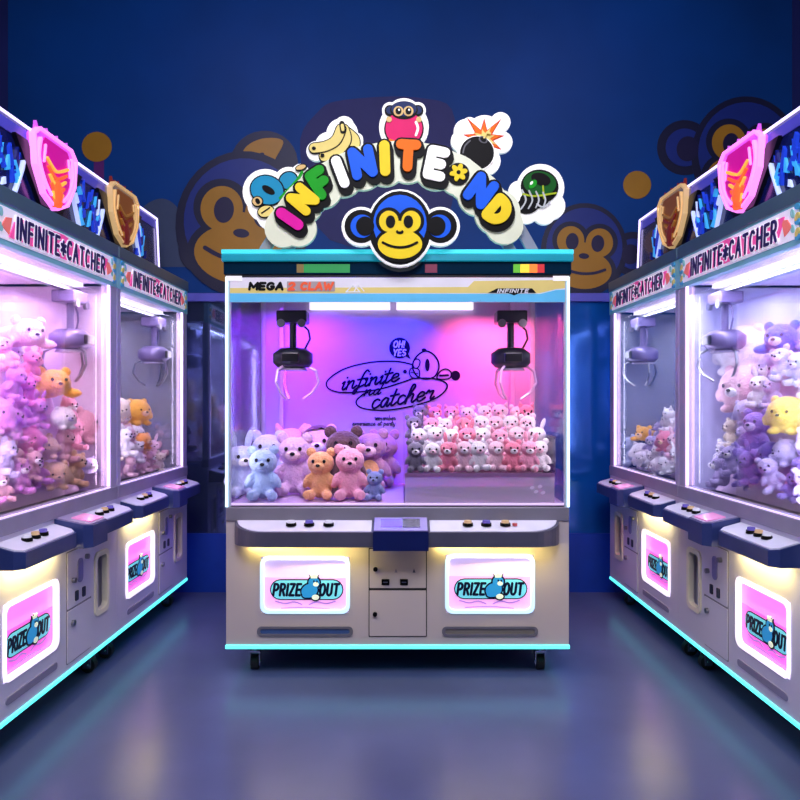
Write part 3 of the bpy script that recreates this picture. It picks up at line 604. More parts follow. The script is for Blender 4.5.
ct('bear', 'ice blue', 'ice blue', 268, 503, 70, .50, .1, None, 'ice blue plush bear behind the pale blue one')
ct('rabbit', 'ice blue', 'white', 241, 503, 62, .30, .5, None, 'ice blue plush rabbit at the far left corner, centre machine')
ct('cat', 'pale pink', 'white', 291, 503, 70, .79, 0., None, 'pale pink plush cat at the back behind the lavender bear')
ct('bear', 'pale pink', 'white', 319, 503, 71, .73, 0., 'hood', 'pale pink plush bear wearing a dark hood, back row')
ct('bear', 'brown', 'pale pink', 343.5, 503, 76, .46, .05, None, 'brown plush bear with a pale muzzle, tallest of the back row')
ct('bear', 'mauve', 'pale pink', 371, 503, 70, .56, -.1, 'apricot', 'mauve plush bear with an apricot belly, back row right')
ct('bear', 'mauve', 'mauve', 384, 503, 64, .78, -.3, None, 'plain mauve plush bear at the very back beside the divider')
# ---- right bin: rows of small pink and white toys
rows = 4
st_ = B()
for rw in range(1, rows): st_.box(tx0+.02, tx1-.02, .075+.165*rw, .075+.165*(rw+1)-.002, tz, tz+.060*rw)
st_.build('display_step', mat('step_rose', (225, 150, 185), .6), cm)
cols_r = ['white', 'pale pink', 'coral pink', 'white', 'rose pink', 'white', 'coral pink', 'pale pink']
for rw in range(rows):
    for i in range(9):
        dep = .17+.165*rw; k = (CD+dep-.04)/CD; sz = .16
        col = 'grey' if (i == 0 and rw != 1) else cols_r[(i*5+rw*3+random.randrange(2)) % 8]
        if i in (4, 8) and rw in (0, 1, 2): col = 'white'
        px = 415.5+i*16.2+(5 if rw % 2 else 0)
        x_ = min((px-400)/SC*k, tx1-.06)
        toy(['bear', 'rabbit' if rw < 2 else 'cat', 'cat', 'bear', 'bear'][(i*3+rw*2) % 5], col, 'white' if col != 'white' else 'pale pink', (x_, CD+dep, tz+.001+.060*rw), sz*random.uniform(.95, 1.08), random.uniform(-.35, .35), random.uniform(-.04, .1), random.uniform(-.1, .1), 'centre right', 'small plush toys on the clear shelf of the centre machine')
# ------------------------------------------------------------------ arch sign on top of the centre machine
sg = tag(empty('arch_sign', (-.0123, CD-.046, PZ(250)+.001)), 'arched letter sign with cut-out pictures standing on top of the centre machine', 'sign')
SZ = PZ(250)
sg.scale = (.987, 1, .987); sg.location.z = H+(SZ-H)*.987
QX = PX; QZ = lambda y: PZ(y)-SZ
u = 1/SC
arcp = [(284, 229), (291, 220), (303, 203), (321, 187), (342, 175), (363, 166), (385, 162), (408, 160), (436, 166), (458, 175), (479, 192), (497, 212), (504, 226)]
pl = B()
for p, q in zip(arcp, arcp[1:]): pl.cap((QX(p[0]), QZ(p[1])), (QX(q[0]), QZ(q[1])), 19*u, -.02, .01, 0, 10)
for x, y, r in ((291, 222, 20), (303, 205, 20), (322, 189, 20.5), (343, 178, 20), (363, 170, 21), (385, 166, 21), (408, 163, 21), (436, 169, 22), (458, 177, 19), (479, 195, 22), (497, 213, 23), (299, 229, 18)): pl.disc(QX(x), QZ(y), r*u, None, -.019, .01, 0)
pl.build('arch_plate', signcream, sg)
def letter(ch, x, y, h, ang, m, wf=1., r=5.0):
    a = math.radians(ang); w, st = G[ch]; c, s = math.cos(a), math.sin(a)
    def tr(pts, ox=0, oy=0):
        o = []
        for p in pts:
            X_, Z_ = (p[0]-w/2)*wf*h, (p[1]-.5)*h; o.append((QX(x+ox)+(X_*c-Z_*s)*u, QZ(y+oy)+(X_*s+Z_*c)*u))
        return o
    b = B()
    for plx in st:
        for k in range(5): b.stroke(tr(plx, .9*k*.4, 1.1*k), (r+2.6)*u, -.036, -.012, 1)
        b.stroke(tr(plx), r*u, -.048, -.025, 0)
    lab = {s_mag: 'magenta', s_yel: 'yellow', s_grn: 'green', signwhite: 'white', s_blu: 'blue', s_org: 'orange'}[m]
    b.build('letter', [m, s_blk], sg)['label'] = lab+' letter '+ch
letter('I', 291, 221, 20, 55, s_mag, 1, 5.4); letter('N', 304, 201.5, 20, 50, s_yel, 1.15, 4.6); letter('F', 321.5, 185, 22, 33, s_grn, 1.05, 4.8)
letter('I', 341, 174.5, 23, 21, signwhite, 1, 5); letter('N', 363, 165, 23, 12, s_blu, 1.15, 4.9); letter('I', 385, 161, 25, 2, s_yel, 1, 5.2)
letter('T', 408, 158.5, 22, -3, s_org, 1.15, 4.9); letter('E', 436, 166, 24, -12, signwhite, 1.1, 4.9); letter('N', 480, 193, 22, -36, s_blu, 1.2, 5); letter('D', 497.5, 213, 21, -40, s_yel, 1.1, 5)
b = B(); b.disc(QX(458), QZ(175.5), 11*u, None, -.03, -.012, 1)
for k in range(6): a = k*PI/3+.2; b.disc(QX(458)+5*u*math.cos(a), QZ(174.5)+5*u*math.sin(a), 4*u, 2.5*u, -.04, -.025, 0, a)
b.disc(QX(458), QZ(174.5), 2*u, None, -.042, -.025, 1); b.build('flower', [s_yel, s_blk], sg)
# acrylic legs
for (x0, y0, x1, y1) in ((279, 224, 264, 251), (297, 232, 287, 251), (497, 226, 511, 251), (517, 220, 533, 251)):
    b = B(); b.prism([(QX(x0-6), QZ(y0)), (QX(x0+6), QZ(y0)), (QX(x1+6), QZ(y1-2.6)), (QX(x1-6), QZ(y1-2.6))], .014, .04); b.build('support_post', leg_acr, sg)
EB = -.02
def ell(b, x, y, rx, ry=None, k=1, mi=0, rot=0.): b.disc(QX(x), QZ(y), rx*u, (ry or rx)*u, EB-.003*k, EB+.02, mi, rot)
def ln(b, pts, r, k, mi, n=4): b.stroke(spline([(QX(x), QZ(y)) for x, y in pts], n), r*u, EB-.003*k, EB+.02, mi)
# big ape head
b = B()
for x, r in ((361.5, 19.5), (440, 19.5)): ell(b, x, 228, r, r, 5, 0)
ell(b, 400, 229.5, 33.5, 38.5, 5.3, 0)
for x, s_ in ((361.5, 1), (440, -1)): ell(b, x, 228, 16.5, 16.5, 6, 1); ell(b, x+s_*1, 228, 11.5, 11.5, 7, 2); ell(b, x+s_*4, 228, 9, 9.5, 8, 1)
ell(b, 400, 229.5, 31, 36.5, 6.3, 1); ell(b, 400, 226, 26.5, 29, 7.3, 2)
ell(b, 389, 223, 13, 13.5, 8, 1); ell(b, 411, 223, 13, 13.5, 8, 1); ell(b, 400, 246, 25, 18, 8, 1)
ell(b, 389, 223.5, 9.6, 10.5, 9, 3); ell(b, 411, 223.5, 9.6, 10.5, 9, 3); ell(b, 400, 231, 7, 8, 9, 3); ell(b, 400, 246, 22, 14.5, 9, 3)
ell(b, 390.7, 224, 4.7, 6.2, 10, 1); ell(b, 408.3, 224, 4.7, 6.2, 10, 1); ell(b, 399.8, 234, 3.8, 2.2, 10, 1); ell(b, 399.8, 232.5, 2, 1.2, 11, 3)
ln(b, [(383, 244.5), (391, 248), (400, 249.3), (409, 248), (417, 244.5)], 1.2, 10, 1)
b.build('ape_emblem', [signwhite, s_blk, s_blu, s_yel], sg)['label'] = 'blue and yellow ape head'
# teal creature
EB = .012
b = B()
for x, y, r in ((265, 191, 23), (262, 205, 15), (270, 215, 14), (288, 180, 14), (300, 172, 9)): ell(b, x, y, r, r, 1, 0)
ell(b, 288, 180, 10.5, 9.5, 2, 1, .6); ell(b, 288, 180, 9, 8, 3, 2, .6); ell(b, 267, 190, 18, 15.5, 4, 1, -.35); ell(b, 267, 190, 16.6, 14, 5, 2, -.35); ell(b, 268.5, 190, 7.2, 3.4, 6, 1, -.55)
ell(b, 257.5, 201.5, 6, 5.5, 6, 1); ell(b, 257.5, 201.5, 4.8, 4.4, 7, 4); ell(b, 258, 201.5, 2.2, 3, 8, 1, .5); ell(b, 266, 211.5, 9, 6.6, 6, 1, .2); ell(b, 266, 211.5, 7.8, 5.4, 7, 3, .2); ln(b, [(262, 213.5), (270, 208)], .6, 8, 1)
ln(b, [(280, 198), (288, 190), (297, 180), (302, 172)], 1.2, 6, 5); ell(b, 301, 167.5, 6, 3.2, 6, 1, .3); ell(b, 301, 167.5, 5, 2.2, 7, 4, .3)
b.build('creature_emblem', [signwhite, s_blk, s_teal, s_ban, s_tan, s_grn], sg)['label'] = 'teal long-eyed creature picture'
# banana bunch
b = B()
for x, y, r in ((316, 150, 10), (328, 144, 13), (342, 133, 16), (344, 125, 10), (352, 142, 11), (335, 152, 10), (357, 138, 6)): ell(b, x, y, r, r, 1, 0)
for k, pts in enumerate(([(346, 131), (354, 138), (354, 146), (347, 154)], [(344, 129), (346, 140), (338, 150), (324, 156)], [(341, 129), (336, 140), (326, 146), (314, 148)])):
    ln(b, pts, 5.8, 2+k*1.4, 1, 6); ln(b, pts, 4.7, 2.7+k*1.4, 2, 6)
ell(b, 314, 148.5, 2, 1.6, 7.5, 1); ell(b, 322.5, 155.5, 2, 1.6, 7.5, 1); ln(b, [(343, 131), (342, 124)], 2.8, 7, 1); ln(b, [(343, 130), (342.4, 126)], 1.6, 8, 2)
b.build('banana_emblem', [signwhite, s_blk, s_ban], sg)['label'] = 'bunch of yellow bananas'
# little ape holding a pink ball
b = B()
for x, y, r in ((404, 126, 25), (404, 115, 18), (390, 109, 8), (418, 109, 8)): ell(b, x, y, r, r, 1, 0)
ell(b, 404, 128, 20, 19, 3, 1); ell(b, 404, 128, 18.6, 17.6, 4, 2); ln(b, [(416, 122), (418, 128), (416, 135)], 1.2, 5, 0)
for x in (390, 418): ell(b, x, 110, 5.5, 5.5, 4, 1); ell(b, x, 110, 3.8, 3.8, 5, 5)
ell(b, 404, 110, 14, 9, 5, 1); ell(b, 404, 109, 12.5, 7.5, 6, 5)
for x in (398.5, 408.5): ell(b, x, 111.5, 5, 5, 7, 4); ell(b, x, 111.5, 3, 3.4, 8, 1); ell(b, x+.6, 110.6, 1, 1, 9, 0)
for x in (389, 419): ell(b, x, 119.5, 2.8, 2.8, 6, 4)
ln(b, [(390, 140), (404, 144), (418, 140)], 1.3, 5, 3)
b.build('ball_emblem', [signwhite, s_blk, s_pink, s_org, s_tan, s_dblu], sg)['label'] = 'little dark blue ape hugging a pink ball'
# bomb
b = B()
for x, y, r in ((477, 152, 20), (466, 130, 12), (485, 132, 18), (501, 121, 10), (502, 141, 11), (487, 160, 14), (462, 140, 11), (470, 124, 8)): ell(b, x, y, r, r, 1, 0)
def star(cx, cy, R, r, n, k, mi, ph=0.):
    pts = []
    for i in range(2*n):
        a = PI*i/n+ph; q = (R*(1+.28*((i//2) % 2)) if i % 2 == 0 else r); pts.append((QX(cx)+q*u*math.cos(a), QZ(cy)+q*u*math.sin(a)))
    b.prism(pts, EB-.003*k, EB+.02, mi)
star(484, 138, 21, 9.5, 9, 2, 3, .15); star(484, 138, 17.5, 8, 9, 3, 2, .15); star(485, 138, 10, 5, 8, 4, 4, .3)
ell(b, 477, 153, 18, 17.5, 5, 0); ell(b, 477, 153, 17, 16.5, 6, 1); ln(b, [(463, 153), (465, 146), (470, 141)], .7, 7, 5); ln(b, [(462, 160), (468, 166)], .8, 7, 0)
ell(b, 483, 140, 4.6, 3.2, 7, 5, -.5); ell(b, 483, 140, 3.2, 2.0, 8, 1, -.5); ln(b, [(484, 138), (487, 133), (490, 134)], 1, 8, 4)
b.build('bomb_emblem', [signwhite, s_blk, s_org, s_red, s_ban, S('grey', (110, 110, 115), .1)], sg)['label'] = 'black bomb bursting into an orange star'
# dark green helmet
b = B()
for x, y, r in ((541, 187, 24), (530, 198, 20), (527, 210, 13), (552, 205, 14), (545, 212, 12), (519, 190, 10)): ell(b, x, y, r, r, 1, 0)
ell(b, 540, 186, 19, 17, 3, 1, -.1); ell(b, 540, 183, 16.5, 12, 4, 2, -.1); ell(b, 541, 179, 10, 6, 5, 1, -.3); ell(b, 533, 184, 5, 3.2, 5, 3, .9); ell(b, 531.5, 183, 2, 1.2, 6, 0, .9)
ell(b, 535, 199, 15, 9.5, 3, 1, .1); ell(b, 529, 204, 12, 9, 3.3, 1, .4)
for k in range(4): ln(b, [(522+k*7, 190+k*.8), (526+k*6.5, 200), (521+k*7.5, 209-k*.8)], .75, 6, 4)
ln(b, [(523, 194), (535, 196), (556, 193)], .8, 6, 5); ln(b, [(543, 186), (544, 198)], .7, 6, 5); ln(b, [(537, 204), (543, 207), (550, 202)], .7, 6, 4)
b.build('helmet_emblem', [signwhite, s_blk, s_dgrn, s_grn, S('silver', (190, 195, 195), .2), S('olive', (170, 190, 40), .2)], sg)['label'] = 'black and green helmet picture'
# ------------------------------------------------------------------ side machines (local frame: front at y = 0 facing -y, x along the front)
W = 1.152; DS = .95
def side_machine(loc, rz, mir, label, tint, lower, sidep):
    """mir = +1: prize window on the left of the front, slot window on the right; -1 mirrored"""
    r = tag(empty('claw_machine', loc, rz), label, 'claw machine')
    h = W/2
    X = lambda a: mir*(a-h)                       # a measured from the prize-window end
    bx = lambda b, a0, a1, *rest, **k: b.box(min(X(a0), X(a1)), max(X(a0), X(a1)), *rest, **k)
    se = lambda a0, a1: (min(X(a0), X(a1)), max(X(a0), X(a1)))
    win = (*se(.115, .53), .305, .60); slot = (*se(.895, 1.03), .335, .62)
    b = B(); holes_panel(b, -h, h, .165, .90, 0, .03, [win, slot]); bx(b, 0, W, .16, DS, .165, .898); bx(b, 0, .875, .03, .16, .165, .898); bx(b, 1.05, W, .03, .16, .165, .898); bx(b, .875, 1.05, .03, .16, .165, .32); bx(b, .875, 1.05, .03, .16, .64, .898)
    b.build('cabinet', cab_lav, r)
    b = B(); bx(b, 0, W, -.006, .02, .148, .167, bev=.004); b.build('base_light_strip', led_cyan, r)
    b = B(); bx(b, .01, W-.01, .03, DS-.01, .14, .165); b.build('base_plate', rubber, r)
    prize_window(r, *win, 0., pane_pnk, pane_pnkd, led_framep)
    b = B(); b.prism(rr(slot[0]-.01, slot[1]+.01, slot[2]-.01, slot[3]+.01, .03), .135, .15); sw = b.build('slot_window', mat('slot_'+lower[0], lower[1], .35), r)
    b = B(); b.ring(rr(slot[0]-.012, slot[1]+.012, slot[2]-.012, slot[3]+.012, .035), rr(slot[0]+.012, slot[1]-.012, slot[2]+.012, slot[3]-.012, .025), -.008, .02); b.build('slot_frame', mat('slot_frame_ivory', (225, 222, 205), .35), sw)
    b = B(); b.cyl(((slot[0]+slot[1])/2, .10, .33), ((slot[0]+slot[1])/2, .10, .48), .028); b.box(slot[0], slot[1], .07, .135, .47, .485); b.build('ball_chute', mat('chute_bronze', (92, 78, 70), .35, .4), sw)
    # coin panel
    c0, c1 = se(.61, .845)
    b = B(); b.prism(rr(c0, c1, .44, .69, .006), -.005, .004); d1 = b.build('coin_door', cab_lav, r)
    b = B(); b.prism(rr(c0, c1, .2, .43, .006), -.005, .004); d2 = b.build('service_door', cab_lav, r)
    b = B(); b.ring(rr(c0-.005, c1+.005, .195, .695, .008), rr(c0, c1, .2, .69, .006), -.002, .002); b.box(c0, c1, -.002, .002, .43, .44); b.build('door_gap', mat('gap_grey', (120, 118, 140), .5), r)
    cc = (c0+c1)/2
    b = B(); b.prism(rr(cc-.024, cc+.024, .535, .645, .022), -.010, 0); b.build('card_reader', mat('reader_violet', (118, 116, 178), .3), d1)
    for dx, z in ((-.07, .56), (.06, .64)): b = B(); b.cyl((cc+dx, -.02, z), (cc+dx, 0, z), .012); b.build('lock', steel, d1)
    for dx in (-.035, .035): b = B(); b.prism(rr(cc+dx-.014, cc+dx+.014, .46, .505, .006), -.01, 0); q = b.build('coin_slot', mat('slot_navy', (30, 30, 60), .3), d1)
    b = B(); b.cyl((cc-.075, -.018, .37), (cc-.075, 0, .37), .013); b.build('lock', steel, d2)
    v0, v1 = se(.13, .52)
    b = B(); b.prism(rr(v0, v1, .215, .245, .013), -.004, .003); o = b.build('vent_slot', mat('vent_violet', (128, 126, 158), .4), r)
    # controls
    b = B(); bx(b, 0, W, -.006, .05, .86, .925, bev=.004); b.build('lower_rail', mat('rail_lavender', (152, 148, 172), .4, .2), r)
    def tr(a0, a1, zz, D, name):
        b = B(); lo, hi = se(a0, a1); z0, z1 = zz
        pts = [(lo, 0), (lo, -D+.03), (lo+.03, -D), (hi-.03, -D), (hi, -D+.03), (hi, 0)]
        top = [b.bm.verts.new((x, y, z1+(y/D)*.03)) for x, y in pts]; bot = [b.bm.verts.new((x, y, z0)) for x, y in pts]
        b.bm.faces.new(top); b.bm.faces.new(bot[::-1])
        for k in range(6): b.bm.faces.new((top[k], top[(k+1) % 6], bot[(k+1) % 6], bot[k]))
        return b.build(name, tray_navy, r), lo, hi, z1, D
    def plate(t, m, inset=.008):
        o, lo, hi, z1, D = t; b = B()
        pts = [(lo+inset, -.002), (lo+inset, -D+.032), (lo+.034, -D+inset), (hi-.034, -D+inset), (hi-inset, -D+.032), (hi-inset, -.002)]
        top = [b.bm.verts.new((x, y, z1+(y/D)*.03+.005)) for x, y in pts]; bot = [b.bm.verts.new((x, y, z1+(y/D)*.03-.003)) for x, y in pts]
        b.bm.faces.new(top); b.bm.faces.new(bot[::-1])
        for k in range(6): b.bm.faces.new((top[k], top[(k+1) % 6], bot[(k+1) % 6], bot[k]))
        return b.build('tray_top', m, o)
    ta = tr(.04, .50, (.748, .838), .11, 'control_tray'); plate(ta, tray_top)
    tb = tr(.705, 1.12, (.748, .838), .11, 'control_tray'); plate(tb, tray_top)
    tcn = tr(.50, .705, (.735, .86), .155, 'console'); pp = plate(tcn, mat('console_top', (148, 140, 172), .3)); pp.name = 'console_top'
    b = B(); zc = tcn[3]; lo, hi = tcn[1], tcn[2]
    vs = [[b.bm.verts.new((x, y, zc+(y/.16)*.03+d)) for x, y in ((lo+.05, -.135), (hi-.03, -.135), (hi-.03, -.05), (lo+.05, -.05))] for d in (.004, .009)]
    b.bm.faces.new(vs[0][::-1]); b.bm.faces.new(vs[1])
    for k in range(4): b.bm.faces.new((vs[0][k], vs[0][(k+1) % 4], vs[1][(k+1) % 4], vs[1][k]))
    b.build('screen', screen_p, tcn[0])
    for t, aa in ((ta, (.19, .25, .31)), (tb, (.83, .89, .95))):
        for k, a in enumerate(aa): button(t[0], X(a), -.05, .831, .021, (cap_white, cap_violet, cap_amber)[(k*2) % 3])
    # glazing
    gt = 1.955
    b = B()
    for a0, a1, y0, y1 in ((0, .045, 0, .04), (W-.075, W, 0, .04), (0, .045, DS-.04, DS), (W-.045, W, DS-.04, DS)):
        b = B(); bx(b, a0, a1, y0, y1, .9, gt, bev=.004); b.build('corner_post', mat('post_lavender', (190, 184, 212), .35, .2), r)
    b = B(); bx(b, W-.092, W-.081, .002, .012, .935, gt); b.build('corner_light_strip', led_pinkw, r)
    b = B(); bx(b, .05, .058, .006, .016, .935, gt); b.build('edge_trim', mat('trim_pale', (215, 205, 235), .3, .4), r)
    b = B(); bx(b, .05, W-.08, -.002, .008, .922, .93); b.build('floor_light_strip', mat('led_lilac_soft', (225, 210, 245), .3, es=.8, ecol=(230, 205, 250)), r)
    b = B(); bx(b, .045, W-.075, .016, .022, .9, gt); b.build('front_glass', clear, r)
    b = B(); bx(b, .004, .010, .04, DS-.04, .9, gt); b.build('side_glass', clear, r)
    b = B(); bx(b, W-.010, W-.004, .04, DS-.04, .9, gt); b.build('side_panel', sidep, r)
    b = B(); bx(b, .045, W-.045, DS-.03, DS-.012, .9, gt); b.build('back_panel', mat('back_'+tint[0], tint[1], .4), r)
    b = B(); bx(b, .02, W-.02, .04, DS-.03, .898, .912); b.build('prize_floor', mat('side_prize_floor', (170, 150, 190), .35), r)
    # header and roof
    b = B(); bx(b, 0, W, -.004, .03, gt-.005, 2.105, 0); hdx = b
    x0, x1 = -h+.03, h-.03
    hdx.box(x0+.02, x1-.02, -.008, -.002, 1.972, 2.094, 1)
    for sx in (-1, 1):
        for k in range(7):
            cxx = sx*(h-.05-.012*(k % 3)); hdx.disc(cxx+sx*.01*math.sin(k*2.1), 1.975+.019*k, .018, .012, -.0105-.0003*k, -.002, 2+(k % 3), k)
    hb_ = hdx.build('header', [mat('header_aqua', (120, 180, 195), .35, es=.12), mat('header_white', (235, 228, 245), .35, es=.28), mat('spray_blue', (70, 160, 205), .4, es=.1), mat('spray_yellow', (215, 195, 110), .4, es=.1), mat('spray_aqua', (140, 200, 200), .4, es=.1)], r)
    b = B(); wv = .44
    b.prism([(-wv, 1.985), (wv-.05, 1.985), (wv, 2.072), (wv*.2, 2.075), (-.02, 2.09), (-.2, 2.08), (-wv+.05, 2.072)], -.0125, -.007, 0)
    for kx in (-1, 1): b.prism([(kx*wv, 1.995), (kx*(wv+.05), 2.02), (kx*(wv+.02), 2.055), (kx*(wv-.02), 2.062)], -.012, -.007, 3)
    put_text(b, 'INFINITE*CATCHER', 0, 2.03, .078, .0125, -.0145, -.007, 2, .42, 1.1, .1, width=.78)
    put_text(b, 'INFINITE*CATCHER', 0, 2.03, .078, .0068, -.017, -.007, 1, .42, 1.1, .1, width=.78)
    b.build('lettering', [mat('swash_pink', (240, 80, 160), .4, es=.3), mat('ink_indigo', (38, 18, 92), .4), mat('ink_white', (245, 240, 250), .4, es=.3), mat('swash_coral', (240, 120, 110), .4, es=.25)], hb_)
    b = B(); bx(b, 0, W, -.012, DS, 2.105, 2.17, bev=.006); b.build('roof_cornice', mat('cornice_teal_grey', (84, 112, 130), .3, .3), r)
    b = B(); bx(b, .1, W-.12, .12, .18, 1.935, 1.956); bx(b, .1, W-.12, .62, .68, 1.935, 1.956); b.build('light_tube', led_white, r)
    b = B(); bx(b, .06, W-.09, .05, DS-.04, 1.957, 1.97); b.build('ceiling_panel', mat('inner_ceiling', (225, 215, 240), .4), r)
    b = B(); bx(b, .06, W-.09, .15, .19, 1.91, 1.93); b.build('gantry_rail', steel, r)
    claw(r, X(1.0), .17, 1.91, claw_lav, .20, .86, prong=steel)
    for a, y in ((.1, .1), (W-.1, .1), (.1, DS-.1), (W-.1, DS-.1)): caster(r, X(a), y, .14)
    bpy.context.view_layer.update()
    return r, X
ang_l = PI/2-math.atan(14/F); ang_r = -PI/2+math.atan(16/F)
sl = Vector((-1.466, 3.75, 0)); dl = Vector((14/F, 1, 0)).normalized()
sr = Vector((1.46, 3.79, 0)); dr = Vector((-16/F, 1, 0)).normalized()
gap = .578
hazy = glassmat('hazy_glass', (225, 230, 245), .4, .06, .22)
ML1, XF1 = side_machine(sl-dl*gap, ang_l, 1, 'nearer of the two claw machines in the left row, full of pink toys', ('violet', (190, 170, 225)), ('bronze', (120, 112, 104)), mat('side_panel_lilac', (226, 210, 236), .35))
ML2, XF2 = side_machine(sl+dl*gap, ang_l, 1, 'farther claw machine in the left row, half-empty with orange toys', ('steel_blue', (112, 130, 188)), ('rose', (170, 90, 120)), hazy)
MR1, XF3 = side_machine(sr-dr*gap, ang_r, -1, 'nearer of the two claw machines in the right row, with purple and white toys', ('blue_lilac', (170, 175, 230)), ('taupe', (128, 112, 108)), mat('side_panel_ice', (205, 206, 240), .35))
MR2, XF4 = side_machine(sr+dr*gap, ang_r, -1, 'farther claw machine in the right row, with a low heap of toys', ('mid_blue', (92, 128, 196)), ('umber', (110, 84, 80)), hazy)
# ---- toys heaped in the side machines, each on a sloping prize bed
KC = {'bear': .5, 'rabbit': .5, 'cat': .5, 'round bear': .42, 'lying bear': .28}
def heap(mach, X, name, group, hfun, palette, heroes, n_try, sz, cap_n):
    """hfun(a, y): height of the heap's bed above the prize floor; a from the end nearest the camera, y from the glass"""
    bed = B(); NA, NY = 14, 10
    YA, YB = .07, DS-.10
    g = [[bed.bm.verts.new((X(.06+(W-.16)*i/NA), YA+(YB-YA)*j/NY, .912+max(.0, hfun(.06+(W-.16)*i/NA, YA+(YB-YA)*j/NY-.06)-.02))) for j in range(NY+1)] for i in range(NA+1)]
    lowv = [[bed.bm.verts.new((v.co.x, v.co.y, .912)) for v in rw] for rw in g]
    for i in range(NA):
        for j in range(NY):
            bed.bm.faces.new((g[i][j], g[i+1][j], g[i+1][j+1], g[i][j+1]))
    per = [(i, 0) for i in range(NA)]+[(NA, j) for j in range(NY)]+[(i, NY) for i in range(NA, 0, -1)]+[(0, j) for j in range(NY, 0, -1)]
    for k in range(len(per)):
        p, q = per[k], per[(k+1) % len(per)]; bed.bm.faces.new((g[p[0]][p[1]], g[q[0]][q[1]], lowv[q[0]][q[1]], lowv[p[0]][p[1]]))
    bed.build('prize_bed', mat('bed_lilac', (215, 190, 215), .8), mach)
    placed = []
    MW = mach.matrix_world; MI = MW.inverted(); rz = mach.rotation_euler.z
    o0 = MI @ Vector((0, 0, H)); sgn = 1 if X(1) > X(0) else -1
    for (kind, col, mcol, px, py, y, size, yaw, tilt, label) in heroes:
        d = (MI @ Vector(((px-400)/F, 1, H-(py-400)/F)))-o0
        p = o0+d*((y-o0.y)/d.y); z = max(.914, p.z-KC[kind]*size); a = p.x*sgn+W/2
        toy(kind, col, mcol, MW @ Vector((p.x, y, z)), size, rz+yaw, tilt, 0, name, group, None, label); placed.append((p.x, y, z+KC[kind]*size, size*(.50 if kind == 'round bear' else .42)))
    rnd = random.Random(len(name)*7+n_try); cnt = 0
    for t_ in range(n_try):
        a, y = rnd.uniform(.09, W-.15), (rnd.uniform(.115, .27) if rnd.random() < .72 else rnd.uniform(.27, DS-.2))
        s = sz*rnd.uniform(.86, 1.16)
        z = .914+max(0, hfun(a, y)-.03); zc = z+.42*s; x = X(a)
        if any((x-q[0])**2+(y-q[1])**2+(zc-q[2])**2 < (q[3]+s*.36)**2 for q in placed): continue
        w_ = MW @ Vector((x, y, zc)); px, py = 400+F*w_.x/w_.y, 400-F*(w_.z-H)/w_.y
        if not -40 < px < 840: continue
        placed.append((x, y, zc, s*.36)); cnt += 1
        col = palette(px, py, rnd)
        toy(rnd.choice(['bear', 'bear', 'rabbit', 'cat', 'round bear']), col, rnd.choice([col, 'white', col]), MW @ Vector((x, y, z)), s, rz-sgn*.45+rnd.uniform(-.6, .6), rnd.uniform(-.15, .3), rnd.uniform(-.35, .35), name, group, None, None)
        if cnt >= cap_n: break
def pal_l1(px, py, r):
    if py < 372: return r.choice(['pale pink', 'cream', 'pale pink', 'coral pink', 'white', 'rose pink'])
    if px < 45: return r.choice(['magenta pink', 'violet pink', 'magenta pink', 'violet pink', 'rose pink'] if py < 440 else ['violet pink', 'lilac', 'dusty pink', 'violet pink'])
    return r.choice(['sandy', 'dusty pink', 'sandy', 'pale pink', 'rose pink'] if px < 78 else ['pale pink', 'rose pink', 'lilac'])
heap(ML1, XF1, 'near left machine', 'plush toys heaped in the near left machine', lambda a, y: min(.64, max(0, (y-.10)*4.6))*(1-.18*max(0, (a-.7)/.4)), pal_l1, [
    ('lying bear', 'golden yellow', 'golden yellow', 50, 384, .20, .24, -.75, .0, 'big golden yellow plush bear lying on the heap, near left machine'),
    ('round bear', 'dusty pink', 'dusty pink', 88, 425, .17, .23, -.3, 0, 'large dusty pink round plush beside the lit far post, near left machine'),
    ('round bear', 'white', 'lilac', 63, 418, .13, .13, -.4, 0, 'white and lilac round plush below the golden one, near left machine'),
    ('lying bear', 'lilac', 'white', 84, 466, .13, .15, -.4, 0, 'lilac plush lying on the floor by the glass corner, near left machine'),
    ('lying bear', 'pale pink', 'white', 22, 333, .27, .24, -.6, .1, 'pale pink plush bear lying highest on the heap, near left machine')], 9000, .15, 95)
heap(ML2, XF2, 'far left machine', 'plush toys heaped in the far left machine', lambda a, y: min(.56, max(0, (y-.10)*4.0))*(1-.78*min(1, max(0, (a-.2)/.8))), lambda px, py, r: r.choice(['white', 'cream', 'pale pink', 'peach', 'white'] if px < 142 else ['pale pink', 'dusty pink', 'cream', 'peach']), [
    ('round bear', 'golden yellow', 'peach', 137, 412, .24, .20, -.5, 0, 'large golden peach round plush on top of the heap, far left machine'),
    ('round bear', 'orange', 'peach', 143, 441, .14, .12, -.4, 0, 'small orange round plush below the large golden one, far left machine'),
    ('bear', 'dusty pink', 'pale pink', 163, 440, .18, .22, -.5, 0, 'dusty pink sitting plush bear near the lit far post, far left machine'),
    ('bear', 'white', 'white', 124, 442, .12, .17, -.5, 0, 'white plush bear against the glass left of the orange one, far left machine')], 5000, .14, 55)
def pal_r1(px, py, r):
    if px > 735 and py > 400: return r.choice(['purple', 'lilac', 'purple', 'deep purple', 'lilac'])
    if px > 765: return r.choice(['ice blue', 'lilac', 'white'])
    if py < 400: return r.choice(['white', 'ice blue', 'white', 'pale pink'])
    return r.choice(['white', 'cream', 'cream', 'peach', 'white'] if py < 436 else ['lilac', 'white', 'lilac'])
